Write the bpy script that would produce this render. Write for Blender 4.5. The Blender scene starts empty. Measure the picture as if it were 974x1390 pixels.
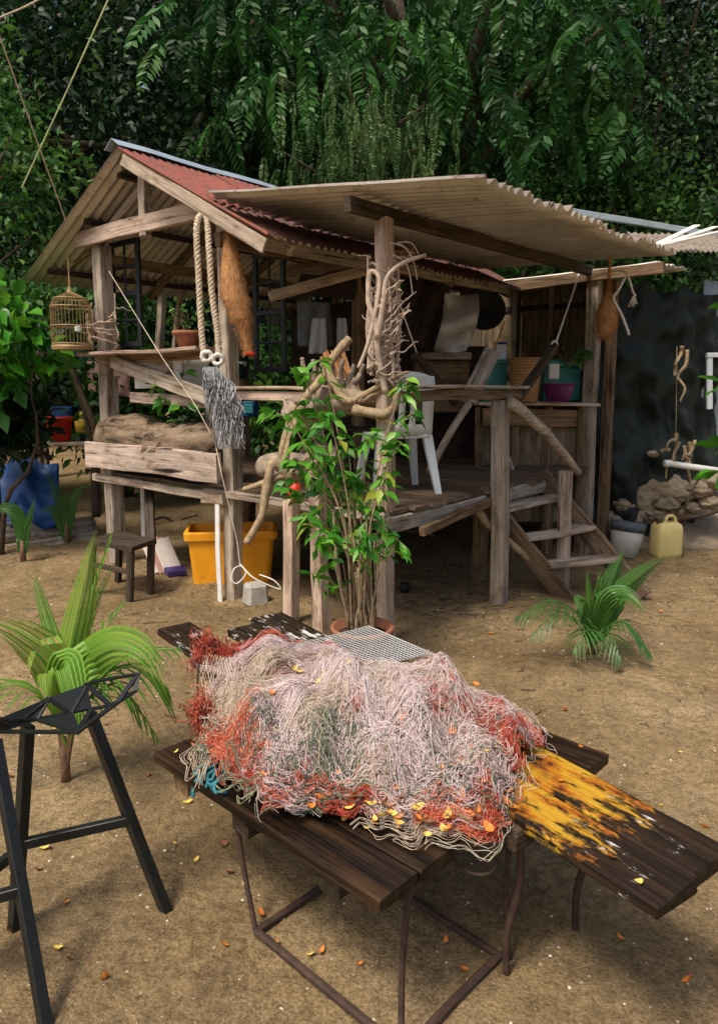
import bpy, math, random
import numpy as np
from mathutils import Vector, Matrix, noise
random.seed(7); RNG = np.random.default_rng(7)
SC = bpy.context.scene; COL = SC.collection
V = Vector; R = math.radians
# ---------------------------------------------------------------- camera geometry
FPX = 980.0; TH = math.atan(130/980); CT, ST = math.cos(TH), math.sin(TH); EYE = 1.65
def ray(u, v):
    x = (u-487)/FPX; y = -(v-650)/FPX
    return V((x, CT+y*ST, -ST+y*CT))
def G(u, v, z=0.0):
    r = ray(u, v); t = (z-EYE)/r.z; return V((r.x*t, r.y*t, z))
def P(u, v, Y):
    r = ray(u, v); t = Y/r.y; return V((r.x*t, Y, EYE+r.z*t))
C0 = V((.18, 4.51, 0)); EA = V((.774, -.634, 0)).normalized(); NB = V((.634, .774, 0)).normalized()
def Hc(a, b, z): return C0 + EA*a + NB*b + V((0, 0, z))
def HB(u, v, b):            # point on the hut's vertical plane b = const
    r = ray(u, v); t = (b + C0.dot(NB)) / (r.x*NB.x + r.y*NB.y)
    return V((r.x*t, r.y*t, EYE+r.z*t))
# ---------------------------------------------------------------- materials
def new_mat(name):
    m = bpy.data.materials.new(name); m.use_nodes = True
    nt = m.node_tree; b = nt.nodes['Principled BSDF']
    return m, nt, b
def N(nt, typ, **kw):
    n = nt.nodes.new(typ)
    for k, v in kw.items(): setattr(n, k, v)
    return n
def ramp(nt, fac, stops, interp='LINEAR'):
    r = N(nt, 'ShaderNodeValToRGB'); r.color_ramp.interpolation = interp
    el = r.color_ramp.elements
    while len(el) < len(stops): el.new(0.5)
    for e, (p, c) in zip(el, stops):
        e.position = p; e.color = (c[0], c[1], c[2], 1) if not isinstance(c, (int, float)) else (c, c, c, 1)
    nt.links.new(fac, r.inputs[0]); return r
def mixc(nt, fac, a, b, mode='MIX'):
    m = N(nt, 'ShaderNodeMix', data_type='RGBA', blend_type=mode)
    for i, x in ((0, fac), (6, a), (7, b)):
        if isinstance(x, (int, float)): m.inputs[i].default_value = x
        elif isinstance(x, (tuple, list)): m.inputs[i].default_value = (*x[:3], 1)
        else: nt.links.new(x, m.inputs[i])
    return m.outputs[2]
def coords(nt, scale=(1, 1, 1), rnd=True):
    tc = N(nt, 'ShaderNodeTexCoord'); mp = N(nt, 'ShaderNodeMapping')
    mp.inputs['Scale'].default_value = scale
    nt.links.new(tc.outputs['Object'], mp.inputs[0])
    if rnd:
        oi = N(nt, 'ShaderNodeObjectInfo'); mu = N(nt, 'ShaderNodeMath', operation='MULTIPLY'); mu.inputs[1].default_value = 37.0
        nt.links.new(oi.outputs['Random'], mu.inputs[0]); nt.links.new(mu.outputs[0], mp.inputs['Location'])
        return mp.outputs[0], oi.outputs['Random']
    return mp.outputs[0], None
def noise_n(nt, vec, scale, detail=6, rough=.6, dist=0):
    n = N(nt, 'ShaderNodeTexNoise'); n.inputs['Scale'].default_value = scale; n.inputs['Detail'].default_value = detail
    n.inputs['Roughness'].default_value = rough; n.inputs['Distortion'].default_value = dist
    if vec is not None: nt.links.new(vec, n.inputs['Vector'])
    return n.outputs['Fac']
def bump(nt, b, h, strength=.5, dist=.01):
    bp = N(nt, 'ShaderNodeBump'); bp.inputs['Strength'].default_value = strength; bp.inputs['Distance'].default_value = dist
    nt.links.new(h, bp.inputs['Height']); nt.links.new(bp.outputs[0], b.inputs['Normal'])
def wood(name, light, mid, dark, rough=.85, fine=1.0, crack=.43, spec=.2, wear=None):
    m, nt, b = new_mat(name)
    vec, rnd = coords(nt, (1.1, 26*fine, 26*fine))
    g = noise_n(nt, vec, 1.6, 9, .68, .35)
    v2, _ = coords(nt, (1, 3, 3)); blot = noise_n(nt, v2, 2.3, 5, .6)
    v3, _ = coords(nt, (.8, 60*fine, 60*fine)); fi = noise_n(nt, v3, 2.0, 4, .6)
    c = ramp(nt, g, [(.30, dark), (.44, mid), (.60, light), (.75, mid)]).outputs[0]
    k = ramp(nt, blot, [(.3, .55), (.7, 1.25)]).outputs[0]
    c = mixc(nt, .75, c, k, 'MULTIPLY')
    k3 = ramp(nt, fi, [(.35, .55), (.55, 1.1)]).outputs[0]
    c = mixc(nt, .55, c, k3, 'MULTIPLY')
    kr = ramp(nt, rnd, [(0, (.58, .56, .55)), (.35, (1.0, .93, .84)), (.65, (.86, .88, .90)), (1, (1.25, 1.18, 1.10))]).outputs[0]
    c = mixc(nt, .85, c, kr, 'MULTIPLY')
    vs_, _ = coords(nt, (2.2, 6, 6)); stn = noise_n(nt, vs_, 1.4, 7, .7); c = mixc(nt, .8, c, ramp(nt, stn, [(.36, (.42, .36, .30)), (.50, 1.0)]).outputs[0], 'MULTIPLY')
    cr = ramp(nt, g, [(crack-.08, .0), (crack-.04, 1.0)]).outputs[0]
    c = mixc(nt, .7, c, cr, 'MULTIPLY')
    if wear:
        vw, _ = coords(nt, (2.2, 9, 9)); w = noise_n(nt, vw, 2.2, 8, .72)
        f = ramp(nt, w, [(wear[1], 0.0), (wear[1]+.05, 1.0)]).outputs[0]
        c = mixc(nt, f, c, wear[0])
    nt.links.new(c, b.inputs['Base Color']); b.inputs['Roughness'].default_value = rough
    b.inputs['Specular IOR Level'].default_value = spec
    h = mixc(nt, .5, g, fi); bump(nt, b, h, .8, .012)
    return m
def plain(name, col, rough=.6, var=.35, scale=6, metal=0, dirt=None, bumpd=.003, spec=.4, trans=0, detail=7):
    m, nt, b = new_mat(name)
    vec, rnd = coords(nt)
    n = noise_n(nt, vec, scale, detail, .65)
    c = ramp(nt, n, [(.3, [x*(1-var) for x in col]), (.7, [min(1, x*(1+var)) for x in col])]).outputs[0]
    if dirt:
        n2 = noise_n(nt, vec, scale*1.7, 9, .75)
        f = ramp(nt, n2, [(dirt[1], 0.0), (dirt[1]+.09, 1.0)]).outputs[0]
        c = mixc(nt, f, c, dirt[0])
    nt.links.new(c, b.inputs['Base Color']); b.inputs['Roughness'].default_value = rough
    b.inputs['Metallic'].default_value = metal; b.inputs['Specular IOR Level'].default_value = spec
    if trans: b.inputs['Subsurface Weight'].default_value = 0
    bump(nt, b, n, .6, bumpd)
    return m
def tinted(name, stops, rough=.5, trans=.0, spec=.4, mottle=.0):
    """colour chosen by the per-face-group attribute 'tint' (0..1)"""
    m, nt, b = new_mat(name)
    at = N(nt, 'ShaderNodeAttribute', attribute_name='tint')
    c = ramp(nt, at.outputs['Fac'], stops).outputs[0]
    if mottle:
        vec, _ = coords(nt); n = noise_n(nt, vec, 9, 5, .6)
        k = ramp(nt, n, [(.3, 1-mottle), (.7, 1+mottle)]).outputs[0]
        c = mixc(nt, 1.0, c, k, 'MULTIPLY')
    nt.links.new(c, b.inputs['Base Color']); b.inputs['Roughness'].default_value = rough
    b.inputs['Specular IOR Level'].default_value = spec
    if trans:
        tr = N(nt, 'ShaderNodeBsdfTranslucent'); nt.links.new(c, tr.inputs['Color'])
        mx = N(nt, 'ShaderNodeMixShader'); mx.inputs[0].default_value = trans
        out = nt.nodes['Material Output']
        nt.links.new(b.outputs[0], mx.inputs[1]); nt.links.new(tr.outputs[0], mx.inputs[2]); nt.links.new(mx.outputs[0], out.inputs[0])
    return m
M = {}
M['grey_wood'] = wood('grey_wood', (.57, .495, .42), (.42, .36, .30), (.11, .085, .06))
M['lit_pink_wood'] = wood('lit_pink_wood', (.62, .49, .41), (.48, .37, .30), (.16, .11, .085), wear=((.62, .56, .50), .64))  # pinkish tone of the sunlit post faces put into the wood colour
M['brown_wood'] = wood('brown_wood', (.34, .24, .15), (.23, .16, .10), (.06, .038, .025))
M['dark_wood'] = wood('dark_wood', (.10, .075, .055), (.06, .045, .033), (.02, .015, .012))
M['pale_board'] = wood('pale_board', (.60, .50, .40), (.50, .40, .30), (.25, .19, .14))
M['cracked_plank'] = wood('cracked_plank', (.62, .51, .44), (.50, .40, .34), (.06, .045, .04), fine=.45, crack=.45)
M['table_wood'] = wood('table_wood', (.060, .032, .015), (.015, .009, .006), (.005, .004, .003), rough=.38, spec=.22)
M['floor_wood'] = wood('floor_wood', (.22, .16, .11), (.14, .10, .07), (.04, .03, .02))
M['step_wood'] = wood('step_wood', (.26, .19, .13), (.18, .13, .09), (.05, .037, .025))
M['white_paint'] = plain('white_paint', (.72, .72, .70), .6, .12, 9, dirt=((.35, .27, .19), .60))
M['white_plastic'] = plain('white_plastic', (.70, .76, .80), .35, .06, 4, dirt=((.42, .42, .38), .70), bumpd=.0005)
M['orange_plastic'] = plain('orange_plastic', (.86, .36, .015), .45, .10, 5, dirt=((.42, .24, .08), .60), bumpd=.002)
M['black_metal'] = plain('black_metal', (.010, .012, .012), .42, .3, 20, dirt=((.05, .045, .04), .66), bumpd=.0008, spec=.4)
M['frame_metal'] = plain('frame_metal', (.016, .020, .026), .5, .3, 12, bumpd=.001)
M['rust_iron'] = plain('rust_iron', (.055, .030, .022), .75, .5, 30, dirt=((.03, .025, .022), .55), bumpd=.003)
M['cloth_blue'] = plain('cloth_blue', (.012, .075, .26), .5, .4, 3)
M['cloth_teal'] = plain('cloth_teal', (.03, .20, .24), .6, .3, 4)
M['cloth_white'] = plain('cloth_white', (.62, .64, .70), .8, .12, 8)
M['rope'] = plain('rope', (.56, .46, .34), .85, .3, 60, bumpd=.004)
M['rope_white'] = plain('rope_white', (.70, .66, .60), .8, .2, 60, bumpd=.003)
M['green_line'] = plain('green_line', (.42, .50, .26), .6, .2, 10)
M['vine'] = plain('vine', (.43, .335, .265), .85, .35, 22, dirt=((.15, .10, .07), .60), bumpd=.006)
M['bark'] = plain('bark', (.075, .052, .036), .9, .5, 12, dirt=((.05, .04, .03), .55), bumpd=.02)
M['lichen_branch'] = plain('lichen_branch', (.30, .22, .13), .85, .5, 30, dirt=((.52, .50, .38), .58), bumpd=.006)
M['log'] = wood('log', (.27, .20, .14), (.17, .125, .085), (.035, .025, .018), fine=.3, crack=.45)
M['stump'] = plain('stump', (.30, .235, .18), .9, .5, 14, dirt=((.06, .045, .035), .56), bumpd=.02)
M['nest'] = plain('nest', (.42, .21, .085), .95, .5, 90, bumpd=.008)
M['wicker'] = plain('wicker', (.50, .25, .10), .7, .4, 30, bumpd=.003)
M['terracotta'] = plain('terracotta', (.30, .12, .065), .8, .35, 14, dirt=((.09, .06, .04), .6))
M['purple'] = plain('purple', (.12, .02, .10), .35, .3, 5)
M['teal_box'] = plain('teal_box', (.02, .20, .19), .45, .3, 5)
M['bottle_green'] = plain('bottle_green', (.010, .045, .045), .35, .2, 5)
M['lettering'] = plain('lettering', (.8, .82, .8), .5, .02, 5)
M['red_plastic'] = plain('red_plastic', (.65, .035, .012), .4, .12, 5)
M['yellow_plastic'] = plain('yellow_plastic', (.55, .38, .05), .4, .2, 5)
M['jerry'] = plain('jerry', (.62, .52, .22), .45, .15, 6, dirt=((.40, .28, .10), .60), bumpd=.002)
M['bucket'] = plain('bucket', (.50, .48, .45), .7, .15, 10, dirt=((.22, .20, .17), .58))
M['bucket_rim'] = plain('bucket_rim', (.085, .10, .12), .7, .4, 16)
M['concrete'] = plain('concrete', (.38, .36, .32), .9, .25, 20, dirt=((.20, .17, .13), .6), bumpd=.01)
M['rock'] = plain('rock', (.27, .215, .15), .92, .35, 9, dirt=((.12, .10, .07), .60), bumpd=.03)
M['pvc'] = plain('pvc', (.75, .75, .73), .4, .06, 6)
M['wok'] = plain('wok', (.008, .009, .010), .6, .3, 10)
M['paper_white'] = plain('paper_white', (.70, .66, .62), .8, .08, 20)
M['paper_pink'] = plain('paper_pink', (.50, .30, .26), .8, .15, 20)
M['book_purple'] = plain('book_purple', (.05, .03, .16), .5, .3, 20)
M['sheet_grey'] = plain('sheet_grey', (.42, .42, .42), .45, .25, 3, metal=.3, dirt=((.13, .085, .05), .56), bumpd=.006)
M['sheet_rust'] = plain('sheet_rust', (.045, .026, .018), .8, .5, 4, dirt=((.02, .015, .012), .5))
M['shade_net'] = plain('shade_net', (.009, .016, .014), .7, .35, 40, bumpd=.006)
M['wall_board'] = wood('wall_board', (.30, .24, .17), (.20, .16, .11), (.07, .055, .04), fine=.5)
M['orange_leaf'] = plain('orange_leaf', (.62, .20, .03), .55, .5, 30)
M['yellow_leaf'] = plain('yellow_leaf', (.66, .48, .10), .55, .3, 30)
M['brown_leaf'] = plain('brown_leaf', (.28, .12, .05), .6, .5, 30)
def zinc(name, col, dirt, thr=.56, rough=.7, metal=0):
    m, nt, b = new_mat(name)
    vec, rnd = coords(nt, (1, 1, 1)); n = noise_n(nt, vec, 2.2, 8, .68)
    v2, _ = coords(nt, (3, 3, 3)); n2 = noise_n(nt, v2, 5, 8, .7, .4)
    c = ramp(nt, n, [(.3, [x*.72 for x in col]), (.7, [x*1.2 for x in col])]).outputs[0]
    f = ramp(nt, n2, [(thr, 0.0), (thr+.16, 1.0)]).outputs[0]
    c = mixc(nt, f, c, dirt)
    kr = ramp(nt, rnd, [(0, .85), (1, 1.12)]).outputs[0]; c = mixc(nt, .8, c, kr, 'MULTIPLY')
    nt.links.new(c, b.inputs['Base Color']); b.inputs['Roughness'].default_value = rough
    b.inputs['Specular IOR Level'].default_value = .25; b.inputs['Metallic'].default_value = metal
    bump(nt, b, n2, .4, .004); return m
M['zinc_under'] = zinc('zinc_under', (.62, .58, .53), (.24, .15, .09), .56, .42, .5)
M['rusty_shaded_top'] = zinc('rusty_shaded_top', (.12, .055, .04), (.05, .03, .025), .5)  # rust brown, darkened to carry the shade under the porch roof
M['zinc_top'] = zinc('zinc_top', (.30, .26, .22), (.14, .07, .045), .5)
M['red_top'] = zinc('red_top', (.27, .070, .050), (.13, .065, .05), .44)
M['ridge_blue'] = zinc('ridge_blue', (.26, .33, .40), (.20, .24, .28), .55)
M['zinc_blue'] = zinc('zinc_blue', (.34, .40, .44), (.18, .18, .17), .55)
M['zinc_white'] = zinc('zinc_white', (.74, .70, .64), (.36, .27, .18), .62)
# table planks with old paint; local x runs along the plank
def painted(name, kind):
    m, nt, b = new_mat(name)
    vec, rnd = coords(nt, (1.0, 22, 22)); g = noise_n(nt, vec, 1.7, 9, .7, .3)
    c = ramp(nt, g, [(.3, (.006, .004, .003)), (.5, (.018, .011, .007)), (.7, (.06, .032, .015))]).outputs[0]
    tc = N(nt, 'ShaderNodeTexCoord'); sx = N(nt, 'ShaderNodeSeparateXYZ'); nt.links.new(tc.outputs['Object'], sx.inputs[0])
    def band(lo, hi, soft=.12):
        a = N(nt, 'ShaderNodeMapRange'); a.inputs[1].default_value = lo-soft; a.inputs[2].default_value = lo+soft
        q = N(nt, 'ShaderNodeMapRange'); q.inputs[1].default_value = hi+soft; q.inputs[2].default_value = hi-soft
        nt.links.new(sx.outputs[0], a.inputs[0]); nt.links.new(sx.outputs[0], q.inputs[0])
        mu = N(nt, 'ShaderNodeMath', operation='MULTIPLY'); nt.links.new(a.outputs[0], mu.inputs[0]); nt.links.new(q.outputs[0], mu.inputs[1])
        return mu.outputs[0]
    def flakes(lo, hi, thr, sc, soft=.12, off=0):
        v, _ = coords(nt, (5.5*sc, 34*sc, 34*sc), False); mp = v.node; mp.inputs['Location'].default_value = (off, off, 0)
        ns = noise_n(nt, v, 1.15, 10, .72, .3); vi, _ = coords(nt, (7*sc, 13*sc, 13*sc), False); vi.node.inputs['Location'].default_value = (off+3, off, 0); ni = noise_n(nt, vi, 1.3, 9, .7, .2)
        n = mixc(nt, .42, ni, ns)
        ad = N(nt, 'ShaderNodeMath', operation='ADD'); nt.links.new(n, ad.inputs[0])
        bm = N(nt, 'ShaderNodeMath', operation='MULTIPLY_ADD'); nt.links.new(band(lo, hi, soft), bm.inputs[0]); bm.inputs[1].default_value = .22; bm.inputs[2].default_value = -.22
        nt.links.new(bm.outputs[0], ad.inputs[1])
        return ramp(nt, ad.outputs[0], [(thr-.01, 0.0), (thr+.05, .95)]).outputs[0]
    if kind == 'yellow':
        vv, _ = coords(nt, (2.5, 9, 9), False); yn = noise_n(nt, vv, 1.6, 6, .7)
        yel = ramp(nt, yn, [(.36, (.10, .035, .01)), (.44, (.40, .12, .012)), (.52, (.50, .27, .02)), (.70, (.54, .40, .05))]).outputs[0]
        c = mixc(nt, flakes(.20, 1.35, .45, 1.0, .17), c, yel)
        c = mixc(nt, flakes(.03, .40, .575, 1.3, .04, 5.3), c, (.62, .62, .60))
        c = mixc(nt, flakes(1.7, 2.35, .54, 1.1, .1, 9.1), c, (.66, .64, .60))
    elif kind == 'white':
        c = mixc(nt, flakes(-1, 9, .56, 1.1, .05, 2.2), c, (.66, .64, .60))
    nt.links.new(c, b.inputs['Base Color']); b.inputs['Roughness'].default_value = .5; b.inputs['Specular IOR Level'].default_value = .18
    bump(nt, b, g, .9, .010); return m
M['yellow_board'] = painted('yellow_board', 'yellow'); M['white_flaked'] = painted('white_flaked', 'white')
# foliage
M['leaf_dark'] = tinted('leaf_dark', [(0, (.002, .010, .003)), (.55, (.006, .030, .007)), (.88, (.028, .085, .016)), (1, (.085, .18, .035))], .5, .25)
M['leaf_mid'] = tinted('leaf_mid', [(0, (.010, .050, .008)), (.5, (.035, .13, .018)), (1, (.13, .28, .045))], .5, .3)
M['leaf_frond'] = tinted('leaf_frond', [(0, (.005, .028, .006)), (.4, (.016, .080, .014)), (.75, (.050, .17, .028)), (1, (.11, .25, .05))], .5, .3)
M['leaf_pale'] = tinted('leaf_pale', [(0, (.025, .09, .020)), (.6, (.085, .18, .045)), (1, (.28, .34, .16))], .5, .3)
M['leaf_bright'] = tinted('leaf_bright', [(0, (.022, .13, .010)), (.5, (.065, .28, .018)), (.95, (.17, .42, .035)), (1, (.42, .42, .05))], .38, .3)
M['palm_leaf'] = tinted('palm_leaf', [(0, (.035, .13, .012)), (.5, (.10, .27, .022)), (.8, (.26, .40, .05)), (1, (.34, .19, .07))], .5, .3)
M['palm_dark'] = tinted('palm_dark', [(0, (.020, .075, .015)), (.6, (.05, .15, .025)), (1, (.12, .24, .04))], .42, .25)
M['stem_green'] = plain('stem_green', (.14, .16, .05), .6, .4, 20)
M['stem_brown'] = plain('stem_brown', (.16, .09, .05), .8, .5, 30)
M['net_white'] = tinted('net_white', [(0, (.46, .31, .30)), (.3, (.68, .53, .53)), (.7, (.80, .70, .68)), (1, (.86, .82, .76))], .5, .0, .4)
M['net_cream'] = tinted('net_cream', [(0, (.30, .18, .12)), (.4, (.52, .40, .30)), (1, (.72, .66, .52))], .55)
M['net_red'] = tinted('net_red', [(0, (.20, .035, .025)), (.4, (.52, .07, .04)), (.75, (.66, .17, .08)), (1, (.66, .34, .26))], .55)
M['net_green'] = tinted('net_green', [(0, (.015, .05, .042)), (.4, (.09, .12, .09)), (1, (.36, .38, .22))], .55)
M['net_bed'] = plain('net_bed', (.13, .06, .045), .9, .6, 28, dirt=((.06, .045, .03), .5), bumpd=.02)  # dark tone stands in for shadow between the skeins
M['grey_fray'] = tinted('grey_fray', [(0, (.16, .17, .18)), (.5, (.38, .39, .41)), (1, (.62, .62, .62))], .7)
M['wire'] = plain('wire', (.55, .56, .54), .4, .15, 30, metal=.5)
M['cane'] = plain('cane', (.30, .19, .09), .6, .3, 20)
# ---------------------------------------------------------------- mesh helpers
def world(o):
    b = o.matrix_basis
    return world(o.parent) @ o.matrix_parent_inverse @ b if o.parent else b.copy()
def attach(o, par):
    o.parent = par; o.matrix_parent_inverse = world(par).inverted()
def tag(o, label=None, cat=None, group=None, kind=None):
    if label: o['label'] = label
    if cat: o['category'] = cat
    if group: o['group'] = group
    if kind: o['kind'] = kind
    return o
def thing(name, label, cat, loc, group=None):
    o = bpy.data.objects.new(name, None); o.empty_display_size = .1; COL.objects.link(o); o.location = loc
    return tag(o, label, cat, group)
class MB:
    def __init__(s): s.v = []; s.f = []; s.m = []; s.t = []
    def add(s, vs, fs, mat=0, tint=None):
        k = len(s.v); s.v += [tuple(x) for x in vs]; s.f += [tuple(i+k for i in q) for q in fs]; s.m += [mat]*len(fs)
        s.t += [tint if tint is not None else 0.5]*len(vs); return s
    def box(s, c, size, rot=None, mat=0, taper=1.0):
        x, y, z = [q/2 for q in size]; vs = []
        for dz in (-z, z):
            k = 1 if dz < 0 else taper
            for dx, dy in ((-x, -y), (x, -y), (x, y), (-x, y)): vs.append(V((dx*k, dy*k, dz)))
        if rot is not None: vs = [rot @ q for q in vs]
        return s.add([q+V(c) for q in vs], [(3, 2, 1, 0), (4, 5, 6, 7), (0, 1, 5, 4), (1, 2, 6, 5), (2, 3, 7, 6), (3, 0, 4, 7)], mat)
    def tube(s, pts, r, sides=6, mat=0, tint=None, wob=0):
        pts = [V(p) for p in pts]; n = len(pts); rr = r if isinstance(r, (list, tuple)) else [r]*n
        vs = []; prev = None
        for i, p in enumerate(pts):
            d = (pts[min(i+1, n-1)]-pts[max(i-1, 0)])
            d = d.normalized() if d.length > 1e-9 else V((0, 0, 1))
            if prev is None:
                a = d.cross(V((0, 0, 1)))
                if a.length < .1: a = d.cross(V((1, 0, 0)))
                a.normalize()
            else:
                a = prev-d*prev.dot(d); a = a.normalized() if a.length > 1e-6 else prev
            prev = a; b = d.cross(a)
            for k in range(sides):
                t = 2*math.pi*k/sides; q = rr[i]*(1+(random.uniform(-wob, wob) if wob else 0))
                vs.append(p+a*math.cos(t)*q+b*math.sin(t)*q)
        fs = [(i*sides+k, i*sides+(k+1) % sides, (i+1)*sides+(k+1) % sides, (i+1)*sides+k) for i in range(n-1) for k in range(sides)]
        fs.append(tuple(range(sides-1, -1, -1))); fs.append(tuple((n-1)*sides+k for k in range(sides)))
        return s.add(vs, fs, mat, tint)
    def lathe(s, c, prof, sides=24, mat=0, axis=None, closed=False):
        vs = []; c = V(c)
        for r_, z in prof:
            for k in range(sides):
                t = 2*math.pi*k/sides; q = V((r_*math.cos(t), r_*math.sin(t), z))
                if axis is not None: q = axis @ q
                vs.append(c+q)
        n = len(prof)
        fs = [(i*sides+k, i*sides+(k+1) % sides, (i+1)*sides+(k+1) % sides, (i+1)*sides+k) for i in range(n-1) for k in range(sides)]
        if prof[0][0] > 1e-4: fs.append(tuple(range(sides-1, -1, -1)))
        if prof[-1][0] > 1e-4: fs.append(tuple((n-1)*sides+k for k in range(sides)))
        return s.add(vs, fs, mat)
def link(name, verts, faces, mats, parent=None, smooth=False, tints=None, mati=None, shift=True, mw=None):
    verts = np.asarray(verts, dtype=float).reshape(-1, 3)
    if mw is None and shift and len(verts):
        lo = verts.min(0); hi = verts.max(0); o_ = np.array([(lo[0]+hi[0])/2, (lo[1]+hi[1])/2, lo[2]]); verts = verts-o_
    me = bpy.data.meshes.new(name); me.from_pydata(verts.tolist(), [], faces)
    for m in (mats if isinstance(mats, (list, tuple)) else [mats]): me.materials.append(m)
    if mati is not None and any(mati): me.polygons.foreach_set('material_index', np.asarray(mati, dtype=np.int32))
    if smooth: me.polygons.foreach_set('use_smooth', [True]*len(me.polygons))
    if tints is not None:
        at = me.attributes.new('tint', 'FLOAT', 'POINT'); at.data.foreach_set('value', np.asarray(tints, dtype=np.float32))
    me.update()
    o = bpy.data.objects.new(name, me); COL.objects.link(o)
    if mw is not None: o.matrix_basis = mw
    elif shift and len(verts): o.location = V(o_)
    if parent is not None: attach(o, parent)
    return o
def build(mb, name, mats, parent=None, smooth=False, tint=False, shift=True):
    return link(name, mb.v, mb.f, mats, parent, smooth, mb.t if tint else None, mb.m, shift)
def dup(root, loc, label=None, group=None, rz=0, sc=None):
    r = root.copy(); COL.objects.link(r); r.location = loc; r.rotation_euler = (0, 0, rz)
    if sc: r.scale = (sc,)*3
    if label: r['label'] = label
    if group: r['group'] = group
    for ch in list(root.children):
        c = ch.copy(); COL.objects.link(c); c.parent = r
        for g in ch.children:
            d = g.copy(); COL.objects.link(d); d.parent = c
    return r
def beam(name, p0, p1, w, h, mat, parent=None, side=None, jit=.005, seg=None, cham=.006, taper=1.0):
    """squared timber from p0 to p1, local x along its length; w across `side`, h across the other way"""
    p0, p1 = V(p0), V(p1); d = (p1-p0); L = d.length; d.normalize()
    if side is None: side = EA if abs(d.z) > .7 else d.cross(V((0, 0, 1)))
    s_ = V(side); y = (s_-d*s_.dot(d)).normalized(); z = d.cross(y)
    mw = Matrix(((d.x, y.x, z.x, p0.x), (d.y, y.y, z.y, p0.y), (d.z, y.z, z.z, p0.z), (0, 0, 0, 1)))
    n = seg or max(2, int(L/.10)); vs = []; fs = []
    sd = random.uniform(0, 99); c = min(cham, w*.3, h*.3)
    for i in range(n+1):
        t = i/n; k = 1+(taper-1)*t
        ox = noise.noise(V((t*L*1.1, sd, 0)))*jit*3.6*math.sin(math.pi*t); oz = noise.noise(V((t*L*1.1, sd, 9)))*jit*3.6*math.sin(math.pi*t)
        W = w/2*k*(1+noise.noise(V((t*L*5, sd, 4)))*jit*5); Hh = h/2*k*(1+noise.noise(V((t*L*5, sd, 6)))*jit*5)
        x = t*L
        for q, (a, b) in enumerate(((-W, -Hh+c), (-W+c, -Hh), (W-c, -Hh), (W, -Hh+c), (W, Hh-c), (W-c, Hh), (-W+c, Hh), (-W, Hh-c))):
            xe = x+(random.uniform(-jit, jit) if i in (0, n) else 0)
            vs.append((xe, a+ox+random.uniform(-jit, jit)*.25, b+oz+random.uniform(-jit, jit)*.25))
    for i in range(n):
        for k in range(8): fs.append((i*8+k, i*8+(k+1) % 8, (i+1)*8+(k+1) % 8, (i+1)*8+k))
    fs.append(tuple(range(7, -1, -1))); fs.append(tuple(n*8+k for k in range(8)))
    return link(name, vs, fs, mat, parent, mw=mw)
def corr(name, c00, c10, c11, c01, parent, top, bot, wl=.076, amp=.010, nu=10, sag=.01, rag=.02, thick=.003):
    """corrugated sheet: ridges run c00->c10, waves count along c00->c01"""
    c00, c10, c11, c01 = map(V, (c00, c10, c11, c01)); Wd = (c01-c00).length; nw = max(2, Wd/wl); nv = int(nw*8)
    nr = (c10-c00).cross(c01-c00).normalized()
    if nr.z < 0: nr = -nr
    T = []; B = []; sd = random.uniform(0, 99)
    for i in range(nu+1):
        for j in range(nv+1):
            u = i/nu; w = j/nv
            e0 = noise.noise(V((w*6, sd, 1)))*rag; e1 = noise.noise(V((w*6, sd, 5)))*rag
            uu = u + (e0*(1-u) + e1*u)/max(.1, (c10-c00).length)
            p = (c00*(1-uu)+c10*uu)*(1-w)+(c01*(1-uu)+c11*uu)*w
            o = math.sin(2*math.pi*w*nw)*amp - math.sin(math.pi*u)*sag + noise.noise(V((u*3, w*3, sd)))*.012
            T.append(p+nr*(o+thick)); B.append(p+nr*o)
    n = nv+1; K = len(T); fs = []; mi = []
    for i in range(nu):
        for j in range(nv):
            q = (i*n+j, (i+1)*n+j, (i+1)*n+j+1, i*n+j+1)
            fs.append(q); mi.append(0); fs.append(tuple(K+x for x in reversed(q))); mi.append(1)
    def edge(a, b): fs.append((a, b, K+b, K+a)); mi.append(0)
    for j in range(nv): edge(j, j+1); edge(nu*n+j+1, nu*n+j)
    for i in range(nu): edge((i+1)*n, i*n); edge(i*n+nv, (i+1)*n+nv)
    return link(name, T+B, fs, [top, bot], parent, True, mati=mi)
# numpy strands: array (n,k,3) -> 3 or 4 sided tubes
def strands(A, rad, sides=3, tint=None):
    n, k, _ = A.shape
    d = np.gradient(A, axis=1); d /= np.linalg.norm(d, axis=2, keepdims=True)+1e-9
    ref = np.array([.31, .22, .93]); a = np.cross(d, ref); a /= np.linalg.norm(a, axis=2, keepdims=True)+1e-9; b = np.cross(d, a)
    rad = np.broadcast_to(np.asarray(rad, dtype=float).reshape(-1, 1, 1) if np.ndim(rad) == 1 else rad, (n, k, 1))
    rings = [A+(a*math.cos(2*math.pi*s/sides)+b*math.sin(2*math.pi*s/sides))*rad for s in range(sides)]
    Vv = np.stack(rings, axis=2).reshape(-1, 3)
    base = (np.arange(n)[:, None]*k+np.arange(k-1)[None, :])*sides; base = base.reshape(-1)
    F = np.concatenate([np.stack([base+s, base+(s+1) % sides, base+sides+(s+1) % sides, base+sides+s], 1) for s in range(sides)])
    tt = np.repeat(tint if tint is not None else RNG.random(n), k*sides)
    return Vv, F, tt
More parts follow.
